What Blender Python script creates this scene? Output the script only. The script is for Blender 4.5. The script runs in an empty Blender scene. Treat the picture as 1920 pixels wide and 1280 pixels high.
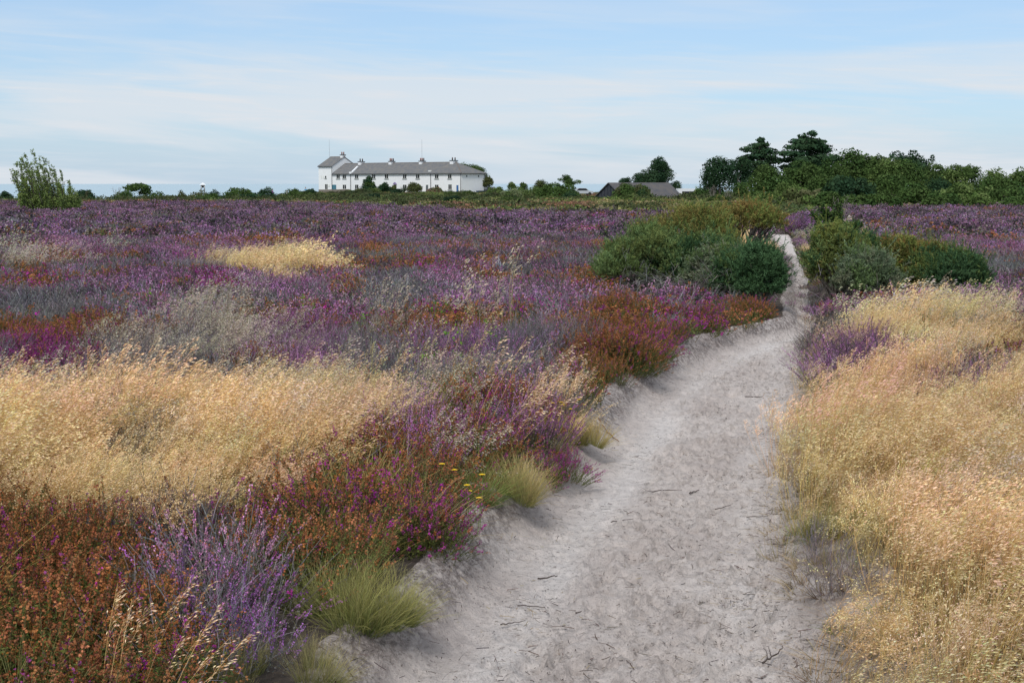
import bpy, math, random
import numpy as np
from mathutils import Vector, Matrix

SC = bpy.context.scene
COL = SC.collection
rng = np.random.default_rng(7)
random.seed(7)

# ------------------------------------------------------------------ camera geometry
F = 2666.67; PITCH = math.atan(297 / F); EYE = 1.9
CP, SP = math.cos(PITCH), math.sin(PITCH)

def ray(px, py):
    dx = (px - 960) / F; dy = (640 - py) / F
    return dx, CP + dy * SP, -SP + dy * CP
def on_plane(px, py, z=0.0):
    d = ray(px, py); t = (z - EYE) / d[2]
    return d[0] * t, d[1] * t
def x_at(px, Y, py=360):
    d = ray(px, py); return d[0] / d[1] * Y
def z_at(py, Y):
    d = ray(960, py); return EYE + d[2] / d[1] * Y
def project(x, y, z):
    zz = z - EYE
    dep = y * CP - zz * SP; up = y * SP + zz * CP
    return 960 + F * x / dep, 640 - F * up / dep

# ------------------------------------------------------------------ smooth noise
_tab = np.random.default_rng(3).random((256, 256))
def vnoise(x, y, s=1.0, o=0.0):
    x = np.asarray(x, float) * s + 37.3 + o; y = np.asarray(y, float) * s + 91.7 + o * 1.7
    xi = np.floor(x).astype(int); yi = np.floor(y).astype(int)
    fx = x - xi; fy = y - yi
    fx = fx * fx * (3 - 2 * fx); fy = fy * fy * (3 - 2 * fy)
    g = lambda a, b: _tab[a & 255, b & 255]
    return (g(xi, yi) * (1 - fx) + g(xi + 1, yi) * fx) * (1 - fy) + (g(xi, yi + 1) * (1 - fx) + g(xi + 1, yi + 1) * fx) * fy
def fbm(x, y, s=1.0, o=0.0, n=3):
    r = 0; a = .5; t = 0
    for i in range(n):
        r = r + a * vnoise(x, y, s * 2 ** i, o + 13 * i); t += a; a *= .55
    return r / t
def sstep(a, b, x):
    t = np.clip((np.asarray(x, float) - a) / (b - a), 0, 1); return t * t * (3 - 2 * t)

# ------------------------------------------------------------------ the path
LEFT = [(560, 1340), (625, 1240), (700, 1185), (780, 1105), (850, 1025), (900, 965), (975, 905), (1050, 825), (1100, 795),
        (1145, 742), (1219, 690), (1312, 648), (1375, 624), (1431, 616), (1476, 607), (1474, 592), (1470, 575), (1473, 536),
        (1472, 497), (1428, 432), (1415, 418)]
RIGHT = [(1565, 1340), (1545, 1280), (1505, 1180), (1485, 1060), (1490, 960), (1497, 880), (1510, 800), (1525, 720), (1530, 660),
         (1527, 620), (1507, 585), (1503, 536), (1508, 497), (1476, 432), (1468, 420)]
_l = np.array([on_plane(a, b, .13 if b > 520 else .17) for a, b in LEFT]); _r = np.array([on_plane(a, b, .03 if b > 520 else .17) for a, b in RIGHT])
_r[-3:, 0] -= .10
_l = np.vstack([[-1.9, -3], [-1.35, 2.5], _l, [[_l[-1, 0] + 2.5, _l[-1, 1] + 12], [_l[-1, 0] + 8, _l[-1, 1] + 26]]])
_r = np.vstack([[.9, -3], [1.0, 2.5], _r, [[_r[-1, 0] + 2.3, _r[-1, 1] + 12], [_r[-1, 0] + 7.6, _r[-1, 1] + 26]]])
def pl(y): return np.interp(y, _l[:, 1], _l[:, 0]) + .05 * (vnoise(y, 0 * np.asarray(y, float), 2.5) - .5)
def pr(y): return np.interp(y, _r[:, 1], _r[:, 0]) + .10 * (vnoise(y, 0 * np.asarray(y, float), 1.3, 9) - .5)
PEND = float(_l[-1, 1])

# ------------------------------------------------------------------ terrain
def ground(x, y):
    x = np.asarray(x, float); y = np.asarray(y, float)
    z = np.interp(y, [-50, 0, 60, 110, 150, 250, 330, 400, 425, 470, 900], [.2, .2, .2, .18, -.2, -.85, -.72, -.75, -.9, -12, -30])
    left = sstep(-.14, -.27, x / np.maximum(y, 1)) * sstep(110, 150, y)
    z = z - left * sstep(120, 200, y) * 1.0 - left * sstep(265, 300, y) * 14
    z = z - 1.75 * np.exp(-(((x - 25) / 30) ** 2 + ((y - 255) / 45) ** 2))
    z = z + (fbm(x, y, .35) - .5) * .16 * sstep(3, 12, y) + (fbm(x, y, .06, 5) - .5) * .35 * sstep(20, 60, y) * (y < 425)
    # path bed
    a = pl(y); b = pr(y)
    inb = (1 - (1 - sstep(-.02, .36, x - a)) ** 1.3) * sstep(-.25, .25, b - x)
    inb = np.where((y < PEND) & (y > -20), inb, 0)
    near = .5 * (sstep(-2.5, 0, x - a) * sstep(-1.4, 0, b - x)) * .35
    bed = .17 * sstep(20, 32, y)
    z = z * (1 - np.maximum(inb, 0)) + bed * inb
    rt = np.exp(-np.maximum(x - b, 0) / .9) * sstep(-.5, 0, x - b) * sstep(PEND, 30, y) * (y > -20)
    z = z - rt * .13 * sstep(-.25, .25, x - b)
    return z
def under(x, y):
    a = pl(y); b = pr(y)
    return ground(x, y) - .09 * sstep(.02, .10, x - a) * sstep(-.38, -.28, b - x + 0.0) * (y < PEND) * (y > 2.8)

# ------------------------------------------------------------------ mesh builder
class MB:
    def __init__(s): s.V = []; s.C = []; s.Q = []; s.T = []; s.n = 0
    def add(s, V, C, Q=None, T=None):
        V = np.asarray(V, np.float32).reshape(-1, 3)
        C = np.broadcast_to(np.asarray(C, np.float32), V.shape) if np.ndim(C) == 1 else np.asarray(C, np.float32).reshape(-1, 3)
        s.V.append(V); s.C.append(C)
        if Q is not None and len(Q): s.Q.append(np.asarray(Q, np.int64).reshape(-1, 4) + s.n)
        if T is not None and len(T): s.T.append(np.asarray(T, np.int64).reshape(-1, 3) + s.n)
        s.n += len(V)
    def merge(s, o, M=None, tint=None):
        for V, C in zip(o.V, o.C):
            pass
        V = np.concatenate(o.V); C = np.concatenate(o.C)
        if M is not None: V = V @ M[:3, :3].T + M[:3, 3]
        if tint is not None: C = C * np.asarray(tint)
        s.add(V, C, np.concatenate(o.Q) if o.Q else None, np.concatenate(o.T) if o.T else None)
    def mesh(s, name, mats, smooth=False):
        me = bpy.data.meshes.new(name)
        V = np.concatenate(s.V); C = np.concatenate(s.C)
        Q = np.concatenate(s.Q) if s.Q else np.zeros((0, 4), np.int64)
        T = np.concatenate(s.T) if s.T else np.zeros((0, 3), np.int64)
        me.vertices.add(len(V)); me.vertices.foreach_set('co', V.astype(np.float32).ravel())
        L = np.concatenate([Q.ravel(), T.ravel()]).astype(np.int32)
        me.loops.add(len(L)); me.loops.foreach_set('vertex_index', L)
        st = np.concatenate([np.arange(len(Q)) * 4, len(Q) * 4 + np.arange(len(T)) * 3]).astype(np.int32)
        me.polygons.add(len(st)); me.polygons.foreach_set('loop_start', st)
        me.update(calc_edges=True)
        a = me.color_attributes.new('Col', 'FLOAT_COLOR', 'POINT')
        a.data.foreach_set('color', np.concatenate([C, np.ones((len(C), 1), np.float32)], 1).astype(np.float32).ravel())
        flat = not smooth and not str(getattr(mats, 'name', '')).startswith(('plant', 'bark', 'dead_wood', 'dark_stick', 'red_stick', 'chimney', 'dark_pot', 'dark_gutter'))
        me.polygons.foreach_set('use_smooth', np.full(len(st), not flat))
        for m in (mats if isinstance(mats, (list, tuple)) else [mats]): me.materials.append(m)
        return me
    # generic pieces
    def ribbons(s, P, W, C, side=None, g=rng):
        n, k, _ = P.shape
        if side is None:
            a = g.random(n) * 6.283; side = np.stack([np.cos(a), np.sin(a), 0 * a], 1)
        W = np.broadcast_to(W, (n, k))
        off = side[:, None, :] * W[:, :, None] * .5
        V = np.stack([P - off, P + off], 2)
        i = (np.arange(n) * k * 2)[:, None] + np.arange(k - 1)[None, :] * 2
        Q = np.stack([i, i + 1, i + 3, i + 2], -1)
        C = np.broadcast_to(C, (n, k, 3))
        s.add(V.reshape(-1, 3), np.repeat(C[:, :, None, :], 2, 2).reshape(-1, 3), Q.reshape(-1, 4))
    def cards(s, c, U, Vv, C):
        """diamond-ish quads: centre c, half axes U and Vv"""
        n = len(c)
        V = np.stack([c - U, c - Vv, c + U, c + Vv], 1)
        C = np.broadcast_to(C, (n, 3))
        s.add(V.reshape(-1, 3), np.repeat(C[:, None, :], 4, 1).reshape(-1, 3), np.arange(n * 4).reshape(-1, 4))
    def tris(s, a, b, c, C):
        n = len(a); C = np.broadcast_to(C, (n, 3))
        s.add(np.stack([a, b, c], 1).reshape(-1, 3), np.repeat(C[:, None, :], 3, 1).reshape(-1, 3), T=np.arange(n * 3).reshape(-1, 3))
    def box(s, x0, x1, y0, y1, z0, z1, C=(1, 1, 1)):
        V = [(x, y, z) for z in (z0, z1) for y in (y0, y1) for x in (x0, x1)]
        Q = [(0, 2, 3, 1), (4, 5, 7, 6), (0, 1, 5, 4), (2, 6, 7, 3), (0, 4, 6, 2), (1, 3, 7, 5)]
        s.add(V, C, Q)
    def tube(s, pts, rad, C=(1, 1, 1), k=6):
        pts = np.asarray(pts, float); n = len(pts); rad = np.broadcast_to(rad, n)
        d = np.gradient(pts, axis=0); d /= np.linalg.norm(d, axis=1)[:, None] + 1e-9
        ref = np.where(np.abs(d[:, 2:3]) > .9, [[1., 0, 0]], [[0., 0, 1]])
        u = np.cross(d, ref); u /= np.linalg.norm(u, axis=1)[:, None] + 1e-9; w = np.cross(d, u)
        a = np.arange(k) / k * 2 * np.pi
        V = pts[:, None] + rad[:, None, None] * (u[:, None] * np.cos(a)[None, :, None] + w[:, None] * np.sin(a)[None, :, None])
        i = np.arange(n - 1)[:, None] * k; j = np.arange(k)[None]; j2 = (j + 1) % k
        Q = np.stack([i + j, i + j2, i + k + j2, i + k + j], -1).reshape(-1, 4)
        b = s.n
        s.add(V.reshape(-1, 3), C, Q)
        s.V.append(np.array([pts[0], pts[-1]], np.float32)); s.C.append(np.broadcast_to(np.asarray(C, np.float32), (2, 3)) if np.ndim(C) == 1 else np.asarray(C, np.float32)[:2]); c0 = s.n; s.n += 2
        jj = np.arange(k); j2 = (jj + 1) % k
        s.T.append(np.stack([np.full(k, c0), b + j2, b + jj], 1)); s.T.append(np.stack([np.full(k, c0 + 1), b + (n - 1) * k + jj, b + (n - 1) * k + j2], 1))
    def cone(s, c, r0, r1, h, C=(1, 1, 1), k=10):
        s.tube([(c[0], c[1], c[2]), (c[0], c[1], c[2] + h)], [r0, r1], C, k)

def unit(v): return v / (np.linalg.norm(v, axis=-1, keepdims=True) + 1e-9)
def rdir(g, n):
    v = g.normal(size=(n, 3)); return unit(v)

# ------------------------------------------------------------------ materials
def nt(name):
    m = bpy.data.materials.new(name); m.use_nodes = True; t = m.node_tree; t.nodes.clear()
    return m, t, t.nodes, t.links
def plant_mat(name, instanced, trans=.3, rough=.7):
    m, t, N, L = nt(name)
    out = N.new('ShaderNodeOutputMaterial'); a = N.new('ShaderNodeAttribute'); a.attribute_name = 'Col'
    col = a.outputs['Color']
    if instanced:
        b = N.new('ShaderNodeAttribute'); b.attribute_name = 'tint'; b.attribute_type = 'INSTANCER'
        mx = N.new('ShaderNodeMix'); mx.data_type = 'RGBA'; mx.blend_type = 'MULTIPLY'; mx.inputs[0].default_value = 1
        L.new(col, mx.inputs[6]); L.new(b.outputs['Color'], mx.inputs[7]); col = mx.outputs[2]
    d = N.new('ShaderNodeBsdfDiffuse'); tr = N.new('ShaderNodeBsdfTranslucent'); mix = N.new('ShaderNodeMixShader')
    L.new(col, d.inputs[0]); L.new(col, tr.inputs[0]); mix.inputs[0].default_value = trans
    L.new(d.outputs[0], mix.inputs[1]); L.new(tr.outputs[0], mix.inputs[2]); L.new(mix.outputs[0], out.inputs[0])
    return m
M_PI = plant_mat('plant_cover', True); M_P = plant_mat('plant_leaf', False)
def solid(name, c, rough=.8, spec=.3, noise=None, bump=0, metal=0, attr=False):
    m, t, N, L = nt(name)
    out = N.new('ShaderNodeOutputMaterial'); p = N.new('ShaderNodeBsdfPrincipled'); L.new(p.outputs[0], out.inputs[0])
    p.inputs['Base Color'].default_value = (*c, 1); p.inputs['Roughness'].default_value = rough
    p.inputs['Specular IOR Level'].default_value = spec; p.inputs['Metallic'].default_value = metal
    if noise:
        sc, amt, c2 = noise
        tc = N.new('ShaderNodeTexCoord'); n = N.new('ShaderNodeTexNoise'); n.inputs['Scale'].default_value = sc; n.inputs['Detail'].default_value = 6
        L.new(tc.outputs['Object'], n.inputs['Vector'])
        r = N.new('ShaderNodeMapRange'); r.inputs[1].default_value = .35; r.inputs[2].default_value = .7; r.inputs[4].default_value = amt
        L.new(n.outputs[0], r.inputs[0])
        mx = N.new('ShaderNodeMix'); mx.data_type = 'RGBA'; mx.inputs[6].default_value = (*c, 1); mx.inputs[7].default_value = (*c2, 1)
        L.new(r.outputs[0], mx.inputs[0]); L.new(mx.outputs[2], p.inputs['Base Color'])
        if bump:
            b = N.new('ShaderNodeBump'); b.inputs['Strength'].default_value = bump; b.inputs['Distance'].default_value = .02
            L.new(n.outputs[0], b.inputs['Height']); L.new(b.outputs[0], p.inputs['Normal'])
    return m

# ------------------------------------------------------------------ tagging
def tag(o, label=None, cat=None, group=None, kind=None):
    if label: o['label'] = label
    if cat: o['category'] = cat
    if group: o['group'] = group
    if kind: o['kind'] = kind
    return o
def link(name, me, parent=None, loc=None, rz=0):
    o = bpy.data.objects.new(name, me); COL.objects.link(o)
    if parent: o.parent = parent
    if loc is not None: o.location = loc
    if rz: o.rotation_euler = (0, 0, rz)
    return o
def empty(name, loc, rz=0, label=None, cat=None, group=None):
    o = link(name, None, None, loc, rz); o.empty_display_size = .2
    return tag(o, label, cat, group)
def copy_tree(o, parent=None):
    c = o.copy(); COL.objects.link(c); c.parent = parent
    for ch in [k for k in ALLCH.get(o.name, [])]: copy_tree(ch, c)
    return c
ALLCH = {}
def part(name, mb, mat, parent, smooth=False, label=None):
    me = mb.mesh(name, mat, smooth) if isinstance(mb, MB) else mb
    o = link(name, me, parent); ALLCH.setdefault(parent.name, []).append(o)
    if label: o['label'] = label
    return o

# ================================================================== PLANT PROTOTYPES
def jit(g, c, n, s=.18, hs=.06):
    c = np.asarray(c, float); v = 1 + g.normal(size=(n, 1)) * s; return np.clip(c * v + g.normal(size=(n, 3)) * hs * c.mean(), .002, 1)
def stems(g, n, br, L0, L1, tilt, k=4, bend=.25, wind=0.0, dome=0.0):
    a = g.random(n) * 6.283; r = br * np.sqrt(g.random(n))
    base = np.stack([r * np.cos(a), r * np.sin(a), 0 * a - .02], 1)
    ti = tilt * (.25 + .75 * g.random(n)) * (r / br * .7 + .3); a2 = a + g.normal(size=n) * .5
    d = np.stack([np.sin(ti) * np.cos(a2), np.sin(ti) * np.sin(a2), np.cos(ti)], 1)
    L = (L0 + (L1 - L0) * g.random(n)) * (1 - dome * (ti / max(tilt, .01)))
    t = np.linspace(0, 1, k)[None, :, None]
    cur = g.normal(size=(n, 3)) * bend; cur[:, 2] = bend * .3 * g.random(n)
    P = base[:, None] + d[:, None] * L[:, None, None] * t + cur[:, None] * (L[:, None, None] * .35) * t * t
    P[:, :, 0] += wind * L[:, None] * (t[0, :, 0] ** 2.2)[None]; P[:, :, 2] -= abs(wind) * .3 * L[:, None] * (t[0, :, 0] ** 3)[None]
    return P, L
def along(P, t):
    """points on polylines P(n,k,3) at t(n,m)"""
    n, k, _ = P.shape; u = np.clip(t, 0, .9999) * (k - 1); i = u.astype(int); f = (u - i)[..., None]
    r = np.arange(n)[:, None]
    return P[r, i] * (1 - f) + P[r, i + 1] * f, unit(P[r, i + 1] - P[r, i])

PURP = (.43, .20, .375); MAG = (.37, .06, .27); RUST = (.33, .14, .065); GREYT = (.22, .20, .205); DGREEN = (.045, .065, .02)
def calluna(seed, col=PURP, lod=0, flower=1.0):
    g = np.random.default_rng(seed); m = MB()
    n = (75, 36, 20)[lod]; P, L = stems(g, n, .13, .24, .42, .95, 4, .35, .08, .25)
    w = (.0022, .005, .011)[lod]
    m.ribbons(P, w, jit(g, (.13, .11, .09), n)[:, None], g=g)
    # foliage
    q = (16, 9, 7)[lod]; t = .2 + .6 * g.random((n, q)); c, d = along(P, t); c = c.reshape(-1, 3); s = (.006, .013, .024)[lod]
    U = rdir(g, len(c)) * s; W = unit(np.cross(U, rdir(g, len(c)))) * s * .5
    m.cards(c + rdir(g, len(c)) * s * .6, U, W, jit(g, (.16, .155, .125), len(c), .3))
    q = (42, 12, 7)[lod]
    fl = g.random(n) < flower; P2 = P[fl]
    t = .52 + .48 * g.random((len(P2), q)); c, d = along(P2, t); d = d.reshape(-1, 3); cc = c.reshape(-1, 3)
    off = rdir(g, len(cc)); off -= d * (off * d).sum(1, keepdims=True); s = (.0034, .009, .018)[lod]
    cc = cc + unit(off) * s * 1.1
    U = unit(d + rdir(g, len(cc)) * .8) * s * 1.2; W = unit(np.cross(U, rdir(g, len(cc)))) * s * .75
    colr = jit(g, col, len(P2), .22)[:, None].repeat(q, 1).reshape(-1, 3) * (1 + g.normal(size=(len(cc), 1)) * .15)
    # a few paler side sprigs
    m.cards(cc, U, W, np.clip(colr, .01, 1))
    return m
def bell(seed, frac=.5, lod=0):
    """bell heather: frac = share of fresh magenta heads, the rest faded rust"""
    g = np.random.default_rng(seed); m = MB()
    n = (72, 32, 18)[lod]; P, L = stems(g, n, .14, .22, .38, .95, 4, .4, .04, .38)
    m.ribbons(P, (.002, .005, .01)[lod], jit(g, (.13, .11, .05), n)[:, None], g=g)
    q = (34, 14, 8)[lod]; t = .12 + .78 * g.random((n, q)); c, d = along(P, t); c = c.reshape(-1, 3); s = (.007, .014, .024)[lod]
    U = unit(rdir(g, len(c)) + [0, 0, .7]) * s; W = unit(np.cross(U, rdir(g, len(c)))) * s * .3
    m.cards(c + U * .6, U, W, jit(g, (.12, .145, .045), len(c), .3))
    q = (14, 7, 5)[lod]; s = (.0040, .010, .020)[lod]
    t = np.clip(.93 + .06 * g.normal(size=(n, q)), .7, 1); c, d = along(P, t); cc = c.reshape(-1, 3)
    cc = cc + rdir(g, len(cc)) * s * (1.6 if lod == 0 else 1.1)
    fresh = (g.random(n) < frac)[:, None]
    base = np.where(fresh, jit(g, MAG, n, .2), jit(g, np.array(RUST) * (1.12, 1.05, .95)[lod], n, .25))
    colr = np.clip(base[:, None].repeat(q, 1).reshape(-1, 3) * (1 + g.normal(size=(len(cc), 1)) * .18), .005, 1)
    for r in range(2 if lod == 0 else 1):
        U = unit(rdir(g, len(cc))) * s; W = unit(np.cross(U, rdir(g, len(cc)))) * s * .8
        m.cards(cc, U, W, colr)
    return m
def twiggy(seed, col=GREYT, lod=0, leaf=.5):
    g = np.random.default_rng(seed); m = MB()
    n = (55, 34, 20)[lod]; P, L = stems(g, n, .13, .22, .38, 1.1, 4, .7, .05, .2)
    m.ribbons(P, (.0025, .0045, .009)[lod], jit(g, col, n, .25)[:, None], g=g)
    q = (5, 4, 3)[lod]; t = .3 + .6 * g.random((n, q)); c, d = along(P, t); c = c.reshape(-1, 3); d = d.reshape(-1, 3)
    k = len(c); dd = unit(d + rdir(g, k) * .8 + [0, 0, .3]); l = (.05 + .08 * g.random(k))[:, None]
    tt = np.linspace(0, 1, 3)[None, :, None]; P2 = c[:, None] + dd[:, None] * l[:, None] * tt + (rdir(g, k) * .02)[:, None] * tt ** 2
    m.ribbons(P2, (.0018, .004, .009)[lod], jit(g, np.asarray(col) * 1.25, k, .3)[:, None], g=g)
    q = (8, 5, 3)[lod]; t = .3 + .7 * g.random((k, q)) if lod == 0 else .5 + .5 * g.random((k, 2)); c, d = along(P2, t); c = c.reshape(-1, 3); s = (.0035, .009, .02)[lod]
    U = rdir(g, len(c)) * s; W = unit(np.cross(U, rdir(g, len(c)))) * s * .5
    m.cards(c, U, W, jit(g, (.175, .165, .155), len(c), .35))
    return m
def hairgrass(seed, lod=0, straw=(.66, .45, .19), head=(.90, .68, .40), green=.3, hh=1.0, sparse=1.0):
    g = np.random.default_rng(seed); m = MB()
    n = int((42, 24, 16)[lod] * sparse); P, L = stems(g, n, .11, .46 * hh, .68 * hh, .38, 6, .2, .22, 0)
    w = np.linspace(1, .5, 6)[None] * (.0016, .004, .009)[lod]
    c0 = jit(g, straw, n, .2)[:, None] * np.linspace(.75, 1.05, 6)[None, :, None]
    m.ribbons(P, w, c0, g=g)
    # basal leaves
    nl = (50, 16, 8)[lod]; Q, _ = stems(g, nl, .10, .14, .30, 1.0, 4, .4, .15, 0)
    gc = np.where(g.random((nl, 1)) < green, jit(g, (.17, .19, .05), nl), jit(g, (.40, .30, .14), nl))
    m.ribbons(Q, np.linspace(1, .3, 4)[None] * (.002, .005, .01)[lod], gc[:, None], g=g)
    # panicle: fine branches with pale spikelets blown to the right
    q = (24, 11, 7)[lod]; t = 1 - .27 * g.random((n, q)) ** 1.1; c, d = along(P, t); c = c.reshape(-1, 3); d = d.reshape(-1, 3); tt = t.reshape(-1, 1)
    k = len(c); spread = .038 * (1.25 - (tt - .73) / .27 * .85)
    off = rdir(g, k) * [1, 1, .5]; off = off * spread * g.random((k, 1)) ** .5 + [.012, 0, -.002]
    e = c + off + d * .012
    if lod == 0: m.ribbons(np.stack([c - d * .01, e], 1), .0008, (np.asarray(straw) * .95)[None, None], g=g)
    sl, sw = ((.0062, .0019), (.011, .0040), (.018, .008))[lod]
    ax = unit(off + d * .03 + [.018, 0, -.012] + rdir(g, k) * .006)
    U = ax * sl * (1 + .3 * g.random((k, 1))); W = unit(np.cross(ax, rdir(g, k))) * sw
    m.cards(e + U * .6, U, W, jit(g, head, k, .16))
    return m
def tussock(seed, c0=(.10, .13, .03), c1=(.42, .33, .12), n=230, L=.30, lod=0, wide=1.1):
    g = np.random.default_rng(seed); m = MB(); n = (n, n // 3, n // 6)[lod]
    P, _ = stems(g, n, .07, L * .5, L, wide, 6, .45, .12, 0)
    P[:, :, 2] -= (np.linspace(0, 1, 6) ** 2.5)[None] * L * .25 * g.random((n, 1))
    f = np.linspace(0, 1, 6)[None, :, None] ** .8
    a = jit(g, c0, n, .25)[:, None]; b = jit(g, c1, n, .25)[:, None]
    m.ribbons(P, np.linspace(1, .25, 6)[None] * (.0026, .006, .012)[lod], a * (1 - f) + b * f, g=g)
    return m
def mound(seed, col, col2, n=150, r=.3, h=.32, s=.03, frac=.5):
    """low heather cushion for the far heath: twig-sized cards over a dome"""
    g = np.random.default_rng(seed); m = MB()
    a = g.random(n) * 6.283; el = np.arccos(1 - g.random(n) * .98); rr = .8 + .25 * g.random(n)
    bump = 1 + .18 * np.sin(a * 3 + seed) * np.sin(el * 4 + seed)
    d = np.stack([np.sin(el) * np.cos(a), np.sin(el) * np.sin(a), np.cos(el)], 1)
    c = d * [r, r, h] * (rr * bump)[:, None]
    up = unit(d * .8 + rdir(g, n) * .9 + [0, 0, .25])
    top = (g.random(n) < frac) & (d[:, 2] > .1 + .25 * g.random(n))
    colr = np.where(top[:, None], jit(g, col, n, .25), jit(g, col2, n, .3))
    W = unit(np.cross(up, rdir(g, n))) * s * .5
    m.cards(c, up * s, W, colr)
    return m
def fern(seed, col=(.10, .17, .03)):
    g = np.random.default_rng(seed); m = MB()
    n = 9; P, L = stems(g, n, .08, .35, .6, 1.0, 6, .3, .1, 0)
    m.ribbons(P, .008, jit(g, (.15, .18, .05), n)[:, None], g=g)
    t = np.linspace(.25, 1, 16)[None].repeat(n, 0); c, d = along(P, t); c = c.reshape(-1, 3); d = d.reshape(-1, 3)
    s_ = unit(np.cross(d, [0, 0, 1])); l = (.16 * (1.15 - t.reshape(-1, 1)))
    for sg in (-1, 1):
        e = c + s_ * sg * l * .5 + d * .01; m.cards(e, s_ * sg * l * .5, d * .02, jit(g, col, len(c), .2))
    return m

protocol = bpy.data.collections.new('plant prototypes')
def proto_coll(name, mbs):
    c = bpy.data.collections.new(name)
    for i, m in enumerate(mbs):
        o = bpy.data.objects.new('%s_%02d' % (name, i), m.mesh(name, M_PI)); c.objects.link(o)
    return c

# ------------------------------------------------------------------ stuff scatter with geometry nodes
def scatter(name, protos, pts, rot, scale, idx, tint, label, cat):
    n = len(pts)
    if n == 0: return
    coll = proto_coll(name + '_sprigs', protos)
    me = bpy.data.meshes.new(name); me.vertices.add(n); me.vertices.foreach_set('co', np.asarray(pts, np.float32).ravel())
    def at(nm, ty, data, key):
        a = me.attributes.new(nm, ty, 'POINT'); a.data.foreach_set(key, np.asarray(data, np.float32 if key != 'value' or ty != 'INT' else np.int32).ravel())
    at('rot', 'FLOAT_VECTOR', rot, 'vector'); at('scl', 'FLOAT_VECTOR', scale, 'vector')
    a = me.attributes.new('pick', 'INT', 'POINT'); a.data.foreach_set('value', np.asarray(idx, np.int32))
    a = me.attributes.new('tint', 'FLOAT_COLOR', 'POINT'); a.data.foreach_set('color', np.concatenate([tint, np.ones((n, 1))], 1).astype(np.float32).ravel())
    me.update()
    o = link(name, me); tag(o, label, cat, None, 'stuff')
    g = bpy.data.node_groups.new(name + '_scatter', 'GeometryNodeTree')
    g.interface.new_socket('Geometry', in_out='INPUT', socket_type='NodeSocketGeometry')
    g.interface.new_socket('Geometry', in_out='OUTPUT', socket_type='NodeSocketGeometry')
    N = g.nodes; L = g.links
    gi = N.new('NodeGroupInput'); go = N.new('NodeGroupOutput'); ip = N.new('GeometryNodeInstanceOnPoints')
    ci = N.new('GeometryNodeCollectionInfo'); ci.inputs['Collection'].default_value = coll
    ci.inputs['Separate Children'].default_value = True; ci.inputs['Reset Children'].default_value = True
    def na(nm, ty):
        k = N.new('GeometryNodeInputNamedAttribute'); k.data_type = ty; k.inputs['Name'].default_value = nm; return k.outputs['Attribute']
    L.new(gi.outputs[0], ip.inputs['Points']); L.new(ci.outputs[0], ip.inputs['Instance']); ip.inputs['Pick Instance'].default_value = True
    L.new(na('pick', 'INT'), ip.inputs['Instance Index']); L.new(na('rot', 'FLOAT_VECTOR'), ip.inputs['Rotation']); L.new(na('scl', 'FLOAT_VECTOR'), ip.inputs['Scale'])
    L.new(ip.outputs[0], go.inputs[0])
    md = o.modifiers.new('scatter', 'NODES'); md.node_group = g
    return o

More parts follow.
